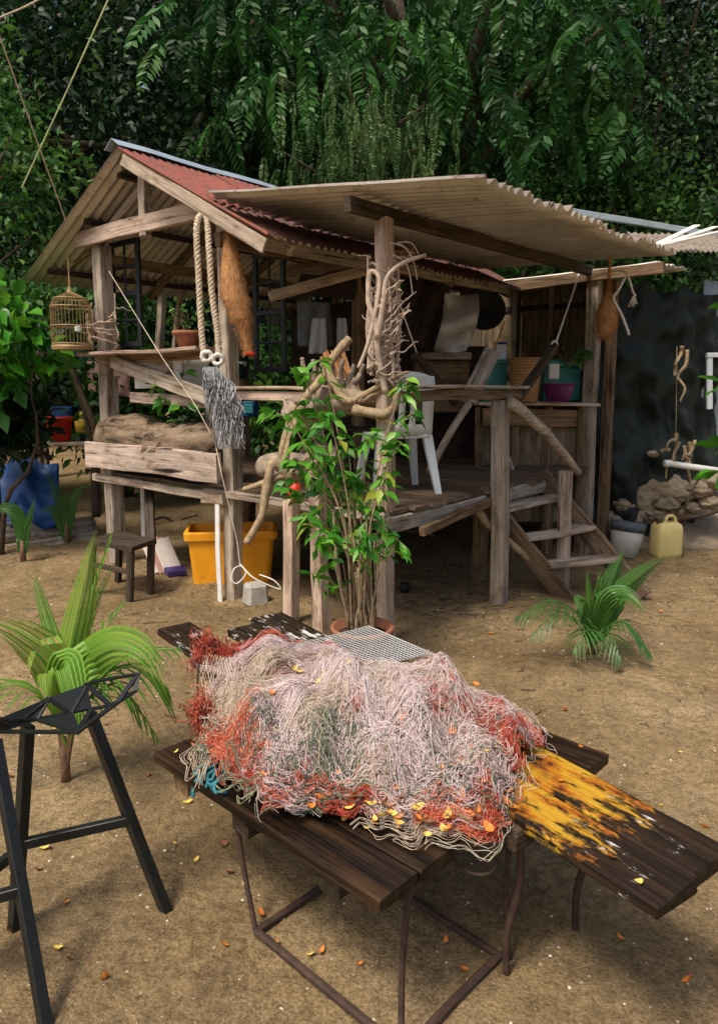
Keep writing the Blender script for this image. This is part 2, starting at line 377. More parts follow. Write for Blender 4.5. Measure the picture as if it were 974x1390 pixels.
def np_link(name, Vv, F, mat, parent=None, tints=None, smooth=False):
    lo = Vv.min(0); hi = Vv.max(0); o_ = np.array([(lo[0]+hi[0])/2, (lo[1]+hi[1])/2, lo[2]]); Vv = Vv-o_
    me = bpy.data.meshes.new(name); nf, s = F.shape
    me.vertices.add(len(Vv)); me.vertices.foreach_set('co', Vv.astype(np.float32).ravel())
    me.loops.add(nf*s); me.loops.foreach_set('vertex_index', F.astype(np.int32).ravel())
    me.polygons.add(nf); me.polygons.foreach_set('loop_start', np.arange(0, nf*s, s, dtype=np.int32))
    if smooth: me.polygons.foreach_set('use_smooth', np.ones(nf, dtype=bool))
    if tints is not None:
        at = me.attributes.new('tint', 'FLOAT', 'POINT'); at.data.foreach_set('value', tints.astype(np.float32))
    me.update(calc_edges=True); me.validate(); me.materials.append(mat)
    o = bpy.data.objects.new(name, me); COL.objects.link(o); o.location = V(o_)
    if parent is not None: attach(o, parent)
    return o
def join(parts):
    vs = []; fs = []; ts = []; k = 0
    for a, f, t in parts: vs.append(a); fs.append(f+k); ts.append(t); k += len(a)
    return np.concatenate(vs), np.concatenate(fs), np.concatenate(ts)
# leaves: folded quads. pos (n,3), dir (n,3), length, width
def leaves(pos, dr, ln, wd, tint, droop=.15):
    n = len(pos); dr = dr/(np.linalg.norm(dr, axis=1, keepdims=True)+1e-9)
    r = RNG.normal(size=(n, 3)); s = np.cross(dr, r); s /= np.linalg.norm(s, axis=1, keepdims=True)+1e-9
    up = np.cross(s, dr); ln = np.asarray(ln).reshape(-1, 1); wd = np.asarray(wd).reshape(-1, 1)
    p0 = pos; mid = pos+dr*ln*.45; p2 = pos+dr*ln; p2 = p2-np.array([0, 0, 1])*ln*droop
    l = mid+s*wd*.5+up*wd*.18; r_ = mid-s*wd*.5+up*wd*.18
    l2 = pos+dr*ln*.78+s*wd*.3; r2 = pos+dr*ln*.78-s*wd*.3
    Vv = np.stack([p0, l, l2, p2, r2, r_, mid], 1).reshape(-1, 3); b = np.arange(n)*7
    F = np.concatenate([np.stack([b, b+6, b+1, b+1], 1)[:, [0, 1, 2, 2]]]) if False else None
    q1 = np.stack([b, b+6, b+2, b+1], 1); q2 = np.stack([b, b+5, b+4, b+6], 1); q3 = np.stack([b+6, b+4, b+3, b+2], 1)
    return Vv, np.concatenate([q1, q2, q3]), np.repeat(tint, 7)
# ---------------------------------------------------------------- world, sun, camera
w = bpy.data.worlds.new("World"); SC.world = w; w.use_nodes = True
SUN_EL, SUN_AZ = 60, 222     # degrees; azimuth clockwise from +Y
nt = w.node_tree; sky = nt.nodes.new('ShaderNodeTexSky'); sky.sky_type = 'NISHITA'; sky.sun_disc = False
sky.sun_elevation = R(SUN_EL); sky.sun_rotation = R(SUN_AZ); sky.dust_density = 6; sky.air_density = 1.2
bg = nt.nodes['Background']; bg.inputs[1].default_value = .115; nt.links.new(sky.outputs[0], bg.inputs[0])
sl = bpy.data.lights.new('sun', 'SUN'); sl.energy = 2.3; sl.angle = R(13); sl.color = (1, .91, .76)
so = bpy.data.objects.new('sun', sl); COL.objects.link(so)
az = R(SUN_AZ); el = R(SUN_EL); sd = V((math.sin(az)*math.cos(el), math.cos(az)*math.cos(el), math.sin(el)))
so.rotation_euler = sd.to_track_quat('Z', 'Y').to_euler(); so.location = sd*20
cam = bpy.data.cameras.new('camera'); co = bpy.data.objects.new('camera', cam); COL.objects.link(co)
co.location = (0, 0, EYE); co.rotation_euler = (math.pi/2-TH, 0, 0)
cam.sensor_fit = 'VERTICAL'; cam.sensor_height = 36; cam.lens = FPX*36/1390; cam.shift_y = -45/1390; cam.clip_end = 500; cam.clip_start = .05
SC.camera = co
SC.view_settings.view_transform = 'Standard'; SC.view_settings.look = 'None'; SC.view_settings.gamma = 1; SC.view_settings.exposure = 0.45
SC.render.engine = 'CYCLES'
# ---------------------------------------------------------------- ground
def gz(x, y):
    z = noise.noise(V((x*.7, y*.7, 0)))*.035+noise.noise(V((x*2.6, y*2.6, 3)))*.014+noise.noise(V((x*5.5, y*5.5, 5)))*.017+noise.noise(V((x*14, y*14, 7)))*.004-max(0, noise.noise(V((x*3.3, y*3.3, 11)))-.25)*.05
    z *= .35+.65*min(1, max(0, math.hypot(x-.15, y-1.8)-.7)/.8)
    if y > 12: z += (y-12)*.04
    return z
def ground():
    xs = np.concatenate([-np.geomspace(200, 5.2, 16), np.linspace(-5, 5, 300), np.geomspace(5.2, 200, 16)])
    ys = np.concatenate([-np.geomspace(150, 1.2, 12), np.linspace(-1, .9, 12), np.linspace(1, 9, 330), np.geomspace(9.3, 250, 24)])
    vs = [(x, y, gz(x, y)) for y in ys for x in xs]; nx = len(xs)
    fs = [(j*nx+i, j*nx+i+1, (j+1)*nx+i+1, (j+1)*nx+i) for j in range(len(ys)-1) for i in range(nx-1)]
    m, nt, b = new_mat('sand')
    vec, _ = coords(nt, rnd=False)
    n1 = noise_n(nt, vec, .9, 6, .6); n2 = noise_n(nt, vec, 7, 8, .7); n3 = noise_n(nt, vec, 95, 4, .7); n4 = noise_n(nt, vec, 26, 6, .7)
    c = ramp(nt, n1, [(.3, (.175, .120, .058)), (.55, (.30, .215, .115)), (.75, (.40, .30, .175))]).outputs[0]
    c = mixc(nt, .6, c, ramp(nt, n2, [(.3, .62), (.7, 1.2)]).outputs[0], 'MULTIPLY')
    c = mixc(nt, .75, c, ramp(nt, n4, [(.34, .50), (.55, 1.05), (.75, 1.2)]).outputs[0], 'MULTIPLY')
    c = mixc(nt, .85, c, ramp(nt, n3, [(.32, .45), (.5, 1.0), (.68, 1.45)]).outputs[0], 'MULTIPLY')
    nt.links.new(c, b.inputs['Base Color']); b.inputs['Roughness'].default_value = .95; b.inputs['Specular IOR Level'].default_value = .1
    h = mixc(nt, .55, n4, n3); h = mixc(nt, .4, h, n2)
    wv = N(nt, 'ShaderNodeTexWave', bands_direction='DIAGONAL'); wv.inputs['Scale'].default_value = 5.5; wv.inputs['Distortion'].default_value = 5; wv.inputs['Detail'].default_value = 3; nt.links.new(vec, wv.inputs['Vector'])
    msk = ramp(nt, noise_n(nt, vec, .8, 3, .5), [(.50, 0.0), (.60, .13)]).outputs[0]; h = mixc(nt, msk, h, wv.outputs['Fac']); bump(nt, b, h, 1.0, .034)
    dk = ramp(nt, noise_n(nt, vec, 1.7, 7, .65, .6), [(.56, 0.0), (.68, .55)]).outputs[0]; c = mixc(nt, dk, c, (.115, .08, .045)); nt.links.new(c, b.inputs['Base Color'])
    o = link('ground', vs, fs, m, None, True, shift=False); tag(o, kind='structure')
ground()
hv = []; hf = []; HN = 60
for j in range(14):
    for i in range(HN+1):
        a = R(-80+160*i/HN); d = 26+j*3.2; hv.append((math.sin(a)*d, math.cos(a)*d, -1+j*2.1+noise.noise(V((i*.3, j*.4, 0)))*1.6))
hf = [(j*(HN+1)+i, (j+1)*(HN+1)+i, (j+1)*(HN+1)+i+1, j*(HN+1)+i+1) for j in range(13) for i in range(HN)]
o = link('hills', hv, hf, plain('hillside', (.012, .030, .012), .9, .5, 1.2, bumpd=.2), None, True, shift=False); tag(o, kind='structure')
# ---------------------------------------------------------------- trees
def crown_pts(c, r, nclump, per, spread, shell=.55):
    c = np.array(c); r = np.array(r)
    d = RNG.normal(size=(nclump, 3)); d /= np.linalg.norm(d, axis=1, keepdims=True)
    rr = shell+(1-shell)*RNG.random((nclump, 1)); cc = c+d*rr*r
    pos = np.repeat(cc, per, 0)+RNG.normal(size=(nclump*per, 3))*np.array([spread, spread, spread*.6])
    out = np.repeat(d, per, 0)
    return pos, out, np.repeat(RNG.random(nclump), per)
def tree(name, label, base, top, c, r, mat, nclump=130, per=70, spread=.33, ln=.13, tr=.16, group=None, trunkmat='bark', hang=0.0, cat='tree'):
    t = thing(name, label, cat, base, group)
    mb = MB(); base = V(base); top = V(top)
    pts = [base.lerp(top, k/6)+V((noise.noise(V((k*.6, base.x, 0)))*.25, noise.noise(V((k*.6, base.x, 7)))*.2, 0)) for k in range(7)]
    pts[0].z -= .15
    mb.tube(pts, [tr*(1-.09*k) for k in range(7)], 9, wob=.08)
    for k in range(11):
        a = random.uniform(0, 6.28); s = pts[random.choice([3, 4, 5, 6])]
        e = V(c)+V((math.cos(a)*r[0]*.75, math.sin(a)*r[1]*.75, random.uniform(-.5, .7)*r[2]))
        m = s.lerp(e, .5)+V((random.uniform(-.3, .3), random.uniform(-.3, .3), .25)); mb.tube([s, s.lerp(m, .6), m, m.lerp(e, .6), e], [tr*.4, tr*.34, tr*.26, tr*.18, tr*.06], 6, wob=.08)
    build(mb, 'trunk', M[trunkmat], t, True)
    pos, out, ct = crown_pts(c, r, nclump, per, spread)
    dr = out*.5+RNG.normal(size=pos.shape)*.7+np.array([0, 0, -.25-hang])
    n = len(pos); ti = np.clip(ct*.55+RNG.random(n)*.45, 0, 1)
    Vv, F, tt = leaves(pos, dr, ln*(.6+.8*RNG.random(n)), ln*.5*(.6+.7*RNG.random(n)), ti, .1)
    np_link('crown', Vv, F, M[mat], t, tt)
    return t
tree('tree', 'dark small-leaved tree rising behind the red roof at left', (-3.4, 10.6, 0), (-3.0, 10.9, 5.0), (-3.2, 10.8, 5.6), (2.9, 1.7, 3.0), 'leaf_dark', 190, 80, .34, .13)
tree('tree', 'dark tree behind the ridge, its forked trunk showing above the roof', (-1.2, 12.2, 0), (-1.5, 12.4, 5.0), (-1.2, 12.6, 6.6), (2.6, 1.6, 3.0), 'leaf_dark', 170, 80, .36, .13, .2)
tree('tree', 'mid green tree at the left edge with loose bright sprays', (-5.0, 8.4, 0), (-4.7, 8.6, 3.0), (-4.6, 8.6, 3.5), (1.25, 1.0, 2.2), 'leaf_mid', 90, 70, .26, .11, .09)
tree('tree', 'dense dark tree above the right end of the roof', (4.3, 11.6, 0), (4.2, 11.8, 5.0), (4.0, 11.4, 5.4), (1.6, 1.5, 3.4), 'leaf_dark', 220, 80, .32, .12)
tree('tree', 'lighter bushy tree low behind the pale roof strip at right', (3.2, 10.2, 0), (3.2, 10.3, 2.8), (3.2, 10.2, 3.6), (1.5, .9, 1.25), 'leaf_mid', 95, 70, .24, .10, .09)
tree('tree', 'yellowish green tree at the far right edge', (7.3, 14.5, 0), (7.2, 14.6, 5.0), (7.2, 14.2, 5.6), (2.0, 1.5, 4.4), 'leaf_pale', 190, 80, .36, .13)
# large tree with hanging compound fronds
def frond_np(n_pairs=13, L=.55, lw=.030, ll=.12):
    pos = []; dr = []; ln = []; wd = []
    for i in range(n_pairs):
        t = (i+1)/n_pairs; sag = -.35*t*t*L
        p = (t*L, 0, sag); q = ll*math.sin(math.pi*min(.97, .15+t*.8))
        for s in (-1, 1): pos.append(p); dr.append((.55, s*.9, -.35)); ln.append(q); wd.append(lw)
    return np.array(pos), np.array(dr), np.array(ln), np.array(wd)
def frond_cloud(origins, headings, scales, down, kind=(13, .55, .040, .13)):
    fp, fd, fl, fw = frond_np(*kind); outs = []; n = len(origins)
    P_, D_, L_, W_, T_ = [], [], [], [], []
    for o_, h, s, dn in zip(origins, headings, scales, down):
        Rm = np.array((Matrix.Rotation(h, 3, 'Z') @ Matrix.Rotation(dn, 3, 'Y') @ Matrix.Rotation(random.uniform(-.6, .6), 3, 'X')))
        P_.append(fp*s @ Rm.T+o_); D_.append(fd @ Rm.T); L_.append(fl*s); W_.append(fw*s)
        T_.append(np.clip(np.full(len(fp), .5+.5*noise.noise(V(o_)*1.6)+random.uniform(-.25, .25))*.8+RNG.random(len(fp))*.2, 0, 1))
    P_ = np.concatenate(P_); D_ = np.concatenate(D_); return leaves(P_, D_, np.concatenate(L_), np.concatenate(W_), np.concatenate(T_), .12)
t = thing('tree', 'big tree over the hut with hanging feathery fronds', 'tree', (1.3, 10.4, 0))
mb = MB(); mb.tube([(1.3, 10.4, -.2), (1.25, 10.3, 1.5), (1.4, 10.2, 2.8), (1.2, 10.1, 4.2), (.6, 10.0, 5.6), (.3, 9.8, 7.0)], [.36, .30, .27, .24, .19, .10], 12, wob=.07)
for e in ((-1.9, 9.4, 5.6), (-1, 9, 6.8), (.2, 8.8, 6.2), (1.6, 8.8, 6.4), (3.0, 9.2, 5.9), (2.4, 9.4, 7.2), (-.4, 9.6, 4.8), (2.5, 9.8, 4.9)):
    s = V((1.15, 10.1, 4.0)); e = V(e); m = s.lerp(e, .5)+V((0, 0, .35)); mb.tube([s, s.lerp(m, .6), m, m.lerp(e, .6), e], [.13, .11, .08, .05, .02], 7, wob=.06)
build(mb, 'trunk', M['bark'], t, True)
og = []; hd = []; sc_ = []; dn = []
for k in range(85):
    cx, cy, cz = random.uniform(-2.2, 3.2), random.uniform(8.4, 10.4), random.uniform(4.4, 7.4)
    if cx < -1.2 and cz < 4.8: cz += 1
    for q in range(9):
        og.append(np.array((cx+random.gauss(0, .22), cy+random.gauss(0, .2), cz+random.gauss(0, .22)))); hd.append(random.uniform(0, 6.28)); sc_.append(random.uniform(.9, 1.8)); dn.append(random.uniform(.35, 1.35))
Vv, F, tt = frond_cloud(og, hd, sc_, dn); np_link('crown', Vv, F, M['leaf_frond'], t, tt)
# pale drooping sprays, lower in front of the same tree
t = thing('tree', 'slender tree of pale drooping sprays just above the porch roof', 'tree', (.0, 9.6, 0))
mb = MB(); mb.tube([(.0, 9.6, -.2), (-.1, 9.6, 2.0), (-.1, 9.5, 3.6), (.1, 9.4, 4.8)], [.09, .075, .06, .03], 7)
og = []; hd = []; sc_ = []; dn = []
for k in range(22):
    cx, cy, cz = random.uniform(-.9, 1.1), random.uniform(7.7, 8.6), random.choice([random.uniform(3.7, 5.0), random.uniform(4.2, 5.6)])
    mb.tube([(-.05, 9.5, min(cz-.3, 4.2)), ((cx-.05)/2, (cy+9.5)/2, cz), (cx, cy, cz)], [.03, .02, .008], 5)
    for q in range(11):
        og.append(np.array((cx+random.gauss(0, .16), cy+random.gauss(0, .12), cz-q*.06))); hd.append(random.uniform(0, 6.28)); sc_.append(random.uniform(.45, .8)); dn.append(random.uniform(1.0, 1.5))
build(mb, 'trunk', M['bark'], t, True)
Vv, F, tt = frond_cloud(og, hd, sc_, dn, (15, .55, .026, .10)); np_link('crown', Vv, F, M['leaf_pale'], t, tt)
# thin trunks further back
for k, (x, y, zt, r_) in enumerate(((-2.2, 13.2, 6.5, .12), (2.6, 12.8, 6.0, .14), (-5.5, 12.5, 6.5, .15), (.9, 13.5, 6.8, .12))):
    lab = ['slim bare-stemmed tree in the dark gap behind the ridge', 'slim tree in the shade right of the big fronded tree', 'tall tree in the far shade at upper left', 'slim tree in the shade behind the fronded tree'][k]
    tree('tree', lab, (x, y, 0), (x+.4, y, zt), (x+.3, y, zt+.8), (1.7, 1.2, 1.6), 'leaf_dark', 60, 70, .32, .14, r_)
# far wood as one mass
n = 52000; a = RNG.uniform(-1.05, 1.05, n); d = RNG.uniform(15.5, 19.5, n); z = RNG.uniform(.2, 15.5, n)
pos = np.stack([np.sin(a)*d*1.15, np.cos(a)*d+2, z], 1); cl = RNG.integers(0, 900, n); off = RNG.normal(size=(900, 3))*.9
pos = pos+off[cl]*.4; ctint = RNG.random(900)[cl]*.6
Vv, F, tt = leaves(pos, RNG.normal(size=(n, 3))+np.array([0, -.3, -.3]), .30+.25*RNG.random(n), .18+.12*RNG.random(n), ctint+RNG.random(n)*.3)
o = np_link('distant_wood', Vv, F, M['leaf_dark'], None, tt); tag(o, 'dark wood filling the background behind the trees', 'wood', kind='stuff')
# ---------------------------------------------------------------- the hut
hut = thing('hut', 'raised open timber hut with red and bare corrugated roofs', 'hut', Hc(-1.6, 1.5, 0))
GW, PW, BW = M['grey_wood'], M['lit_pink_wood'], M['brown_wood']
def post(a, b, z1, w=.13, mat=GW, lean=(0, 0), z0=-.12, h=None):
    p = Hc(a, b, z0); q = Hc(a, b, z1)+V((lean[0], lean[1], 0)); return beam('post', p, q, w, h or w, mat, hut, EA, .006)
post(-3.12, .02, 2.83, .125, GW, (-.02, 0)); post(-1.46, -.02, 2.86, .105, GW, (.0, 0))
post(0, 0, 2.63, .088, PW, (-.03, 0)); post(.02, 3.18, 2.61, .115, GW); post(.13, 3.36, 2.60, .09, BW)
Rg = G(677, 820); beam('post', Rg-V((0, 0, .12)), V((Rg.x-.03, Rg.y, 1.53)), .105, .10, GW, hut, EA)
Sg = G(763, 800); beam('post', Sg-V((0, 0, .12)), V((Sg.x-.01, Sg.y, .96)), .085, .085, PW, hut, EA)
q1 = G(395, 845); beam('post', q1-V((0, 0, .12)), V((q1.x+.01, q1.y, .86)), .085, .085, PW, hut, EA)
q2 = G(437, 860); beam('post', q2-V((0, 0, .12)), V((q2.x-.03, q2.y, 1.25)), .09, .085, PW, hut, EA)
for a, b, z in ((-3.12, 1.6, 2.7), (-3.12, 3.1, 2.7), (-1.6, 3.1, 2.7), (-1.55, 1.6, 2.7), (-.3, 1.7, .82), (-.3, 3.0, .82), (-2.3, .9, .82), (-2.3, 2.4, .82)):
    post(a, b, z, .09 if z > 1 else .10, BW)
# floor: boards across, joists
for k in range(17):
    b0 = .05+k*.185
    beam('floor_board', Hc(-3.2+random.uniform(-.03, .03), b0, .845), Hc(.08+random.uniform(-.04, .05), b0, .845), .172, .028, M['floor_wood'], hut, NB, .004)
beam('joist', Hc(-3.30, -.07, .80), Hc(-1.60, -.07, .79), .04, .065, GW, hut, NB); beam('joist', Hc(-1.70, -.08, .82), Hc(.05, -.08, .82), .05, .055, GW, hut, NB)
beam('joist', Hc(.06, -.1, .77), Hc(.06, 2.2, .78), .05, .10, GW, hut, EA); beam('joist', Hc(.13, .2, .70), Hc(.12, 1.25, .79), .05, .06, BW, hut, EA)
for a in (-3.05, -1.5): beam('joist', Hc(a, 0.05, .775), Hc(a, 3.1, .775), .07, .09, M['floor_wood'], hut, EA)
# gable front
beam('tie_beam', Hc(-3.34, -.11, 2.885), Hc(-1.46, -.11, 2.905), .05, .13, PW, hut, NB)
beam('king_post', Hc(-2.33, -.10, 2.80), Hc(-2.33, -.10, 3.34), .09, .06, GW, hut, EA)
beam('brace', Hc(-3.0, -.02, 2.92), Hc(-2.42, .02, 3.26), .05, .07, GW, hut, NB)
beam('brace', Hc(-3.75, .05, 2.72), Hc(-2.7, .0, 2.98), .04, .04, BW, hut, NB)
AP = (-2.375, 3.43); EL = (-3.98, 2.575); ER = (-.70, 2.56)
for b in (-.02, 1.0, 2.0, 3.05):
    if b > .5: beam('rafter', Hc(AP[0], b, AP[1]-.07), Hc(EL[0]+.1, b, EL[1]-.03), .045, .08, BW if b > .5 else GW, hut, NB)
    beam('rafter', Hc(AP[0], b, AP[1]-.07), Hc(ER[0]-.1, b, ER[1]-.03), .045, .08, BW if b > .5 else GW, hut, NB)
for s, E_ in ((-1, EL), (1, ER)):
    for f in (.12, .45, .86):
        a = AP[0]+(E_[0]-AP[0])*f; z = AP[1]+(E_[1]-AP[1])*f-.035
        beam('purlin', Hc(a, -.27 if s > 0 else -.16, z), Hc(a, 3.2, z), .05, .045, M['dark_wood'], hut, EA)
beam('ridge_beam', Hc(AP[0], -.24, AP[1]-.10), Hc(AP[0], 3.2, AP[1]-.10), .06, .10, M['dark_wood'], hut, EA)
beam('barge_board', Hc(AP[0]+.10, -.31, AP[1]-.105), Hc(ER[0]-.05, -.31, ER[1]-.045), .025, .10, GW, hut, NB)
beam('wall_plate', Hc(-1.40, -.15, 2.66), Hc(-1.40, 3.2, 2.66), .06, .10, BW, hut, EA); beam('wall_plate', Hc(-3.12, .05, 2.72), Hc(-3.12, 3.2, 2.72), .06, .09, BW, hut, EA)
# eave board under the red slope, running back
beam('eave_beam', Hc(-.86, -.25, 2.56), Hc(-.80, 3.0, 2.57), .05, .09, GW, hut, EA)
for s, E_ in ((-1, EL), (1, ER)):
    for k in range(4):
        b0, b1 = -.30+k*.88, -.30+(k+1)*.88+.06; dz = .010*(k % 2)
        # seen from below: ridges run ridge -> eave
        A_, B_ = Hc(AP[0], b0, AP[1]+dz), Hc(E_[0]+s*.02, b0, E_[1]+dz); D_, Cc = Hc(AP[0], b1, AP[1]+dz), Hc(E_[0]+s*.02, b1, E_[1]+dz)
        if s < 0: corr('roof_sheet', A_, B_, Cc, D_, hut, M['zinc_top'], M['zinc_under'], nu=8, wl=.088, amp=.016); continue
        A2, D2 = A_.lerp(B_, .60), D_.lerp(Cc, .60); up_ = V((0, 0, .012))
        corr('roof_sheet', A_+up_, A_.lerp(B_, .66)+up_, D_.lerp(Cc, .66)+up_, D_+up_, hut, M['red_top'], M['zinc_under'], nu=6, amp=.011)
        corr('roof_sheet', A2, B_, Cc, D2, hut, M['rusty_shaded_top'], M['zinc_under'], nu=6, amp=.012)  # lower tier: rust with the porch shade put into its colour
# ridge cap
mb = MB(); rv = []
for i in range(13):
    b = -.34+i*(3.6/12); wv = .006*math.sin(i*1.7)
    for (da, dz) in ((-.10, -.045), (-.05, -.012), (0, .022), (.05, -.012), (.10, -.045)): rv.append(Hc(AP[0]+da, b, AP[1]+dz+.035+wv))
mb.add(rv, [(i*5+k, i*5+k+1, (i+1)*5+k+1, (i+1)*5+k) for i in range(12) for k in range(4)])
o = build(mb, 'ridge_cap', M['ridge_blue'], hut); md = o.modifiers.new('s', 'SOLIDIFY'); md.thickness = .004
# red flashing strip along the front edge of the red slope
mb = MB(); mb.tube([Hc(AP[0]+.08, -.325, AP[1]-.028), Hc((AP[0]+ER[0])/2, -.325, (AP[1]+ER[1])/2+.010), Hc(ER[0], -.325, ER[1]+.015)], .013, 5)
build(mb, 'edge_strip', M['red_plastic'] if False else M['red_top'], hut)
# porch roof: ridges run a-direction
PL = [(-.36, -1.24, 2.905, 2.645), (.44, -1.10, 2.80, 2.66), (1.24, -1.08, 2.785, 2.685), (2.04, -1.08, 2.785, 2.70), (2.86, -1.08, 2.79, 2.72)]
for k in range(4):
    (b0, aL0, zL0, zR0), (b1, aL1, zL1, zR1) = PL[k], PL[k+1]; b1 += .05; dz = .008*(k % 2); a1 = .80+random.uniform(-.03, .05)
    corr('roof_sheet', Hc(aL0, b0, zL0+dz), Hc(a1, b0, zR0+dz), Hc(a1, b1, zR1+dz), Hc(aL1, b1, zL1+dz), hut, M['zinc_top'], M['zinc_under'], nu=12, rag=.06, amp=.021, wl=.094, sag=.0)
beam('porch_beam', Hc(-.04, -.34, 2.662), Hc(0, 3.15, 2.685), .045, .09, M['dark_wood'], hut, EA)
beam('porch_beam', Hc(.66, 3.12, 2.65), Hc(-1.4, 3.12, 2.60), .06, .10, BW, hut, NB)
# rear lower sheets, pale colour stands in for daylight showing through
corr('roof_sheet', Hc(-1.4, 3.10, 2.67), Hc(.60, 3.10, 2.70), Hc(.50, 4.4, 2.80), Hc(-1.4, 4.5, 2.76), hut, M['zinc_white'], M['zinc_under'], rag=.05)
# rails and shelf
beam('rail', Hc(-1.50, -.06, 1.615), Hc(-.45, -.05, 1.615), .13, .022, M['pale_board'], hut, NB); beam('rail', Hc(-1.50, -.075, 1.56), Hc(-.5, -.065, 1.56), .03, .065, PW, hut, NB)
beam('rail', Hc(.07, -.02, 1.62), Hc(.22, 1.36, 1.62), .14, .022, GW, hut, EA); beam('rail', Hc(.09, .05, 1.565), Hc(.22, 1.33, 1.565), .035, .07, BW, hut, EA)
beam('shelf', Hc(-3.22, -.12, 1.895), Hc(-1.58, -.12, 1.905), .22, .03, PW, hut, NB)
beam('shelf_support', Hc(-3.22, -.03, 1.85), Hc(-1.58, -.03, 1.86), .03, .06, BW, hut, NB)
beam('board', Hc(-3.0, .0, 1.77), Hc(-2.2, .0, 1.79), .03, .12, GW, hut, NB)
beam('board', Hc(-2.95, -.06, 1.84), Hc(-1.55, -.10, 1.53), .025, .12, GW, hut, NB)
beam('board', Hc(-2.72, -.03, 1.53), Hc(-1.52, -.03, 1.50), .03, .09, PW, hut, NB)
# cracked plank on the front edge
p = beam('front_plank', HB(118, 616, -.16), HB(297, 636, -.16), .045, .225, M['cracked_plank'], hut, NB, .009); p['label'] = 'weathered split plank along the platform edge'
o = beam('end_block', HB(277, 675, -.1), HB(306, 678, -.1), .06, .085, M['pale_board'], hut, NB)
# white boards fixed to posts
beam('white_strip', HB(295, 680, -.12), HB(299, 818, -.12), .05, .015, M['white_paint'], hut, EA)
beam('white_strip', HB(193, 662, .25), HB(195, 735, .25), .055, .015, M['white_paint'], hut, EA)
# hand rail and diagonal branch
mb = MB(); a_ = V((Rg.x+.02, Rg.y-.02, 1.52)); b_ = V((Sg.x+.12, Sg.y+.1, .93)); pts = [a_.lerp(b_, k/8)+V((0, 0, .05*math.sin(math.pi*k/8)+random.uniform(-.008, .008))) for k in range(9)]
mb.tube(pts, [.05, .047, .044, .041, .039, .037, .035, .033, .030], 9, wob=.06)
build(mb, 'handrail', M['grey_wood'], hut, True)
mb = MB(); a_ = P(636, 676, 5.25); b_ = P(745, 785, 5.55); mb.tube([a_, a_.lerp(b_, .2)+V((0, 0, -.05)), a_.lerp(b_, .6)+V((0, 0, -.02)), b_], [.035, .032, .03, .024], 7, wob=.08); build(mb, 'brace', M['lichen_branch'], hut, True)
# stairs
st1, st2 = Hc(.02, 1.12, .86), Hc(.02, 2.15, .86); f1, f2 = G(768, 808), G(872, 806)
stair = beam('staircase', st1, f1-V((0, 0, .03)), .045, .15, M['step_wood'], hut, NB); beam('stringer', st2, f2-V((0, 0, .03)), .045, .16, M['step_wood'], stair, NB)
for k, f in enumerate((.22, .48, .74)):
    a_, b_ = st1.lerp(f1, f), st2.lerp(f2, f); beam('step', a_+V((0, 0, .03)), b_+V((0, 0, .03)), .17, .032, GW, stair, V((1, -.2, 0)))
# back and side boards of the hut interior
for k in range(8):
    a0 = -2.15+k*.26; beam('wall_board', Hc(a0, 4.2, .15), Hc(a0, 4.2, 2.75), .25, .02, M['wall_board'], hut, EA)
for k in range(3): beam('wall_batten', Hc(-2.2, 4.17, 1.0+k*.75), Hc(-.25, 4.17, 1.0+k*.75), .02, .06, M['dark_wood'], hut, NB)
for k in range(3): beam('wall_batten', Hc(-1.3+k*.45, 4.15, .6), Hc(-1.3+k*.45, 4.15, 2.7), .06, .025, GW, hut, EA)
for k in range(5): beam('wall_board', Hc(-2.9+k*.4, 3.3, .9), Hc(-2.9+k*.4, 3.3, 1.35), .38, .02, M['dark_wood'], hut, EA)
# beams inside
beam('brace', Hc(-1.35, .3, 2.3), Hc(-.9, 1.2, 2.6), .05, .07, M['pale_board'], hut, NB)
beam('beam', HB(392, 368, .9), HB(560, 345, .9), .05, .09, BW, hut, NB); beam('beam', HB(150, 400, 1.5), HB(300, 375, 1.5), .05, .10, BW, hut, NB)
beam('post', HB(216, 480, 1.6), HB(222, 350, 1.6), .09, .07, GW, hut, EA); beam('brace', HB(236, 485, 1.4), HB(252, 360, 1.4), .06, .05, GW, hut, EA)
# ---------------------------------------------------------------- things in and on the hut
def window_frame(label, c, w, h, rows, cols, ang):
    t = thing('window_frame', label, 'window frame', c); ex = V((math.cos(ang), math.sin(ang), 0)); c = V(c)
    s_ = V((-ex.y, ex.x, 0))
    for x in (0, w): beam('stile', c+ex*x, c+ex*x+V((0, 0, h)), .05, .035, M['frame_metal'], t, ex, .001)
    for k in range(rows+1):
        z = h*k/rows; th = .045 if k in (0, rows, rows//2) else .022
        beam('rail', c+ex*.025+V((0, 0, min(max(z, .02), h-.02))), c+ex*(w-.025)+V((0, 0, min(max(z, .02), h-.02))), .03, th, M['frame_metal'], t, s_, .001)
    for k in range(1, cols): beam('glazing_bar', c+ex*(w*k/cols)+V((0, 0, .03)), c+ex*(w*k/cols)+V((0, 0, h-.03)), .022, .020, M['frame_metal'], t, ex, .001)
ang = math.atan2(EA.y, EA.x)
window_frame('black glassless window frame standing on the left shelf beside the left corner post', HB(157, 472, .16), .40, .92, 4, 2, ang)
window_frame('black glassless window frame hanging behind the brown nest, right of the middle post', HB(349, 505, .7), .33, .98, 4, 2, ang)
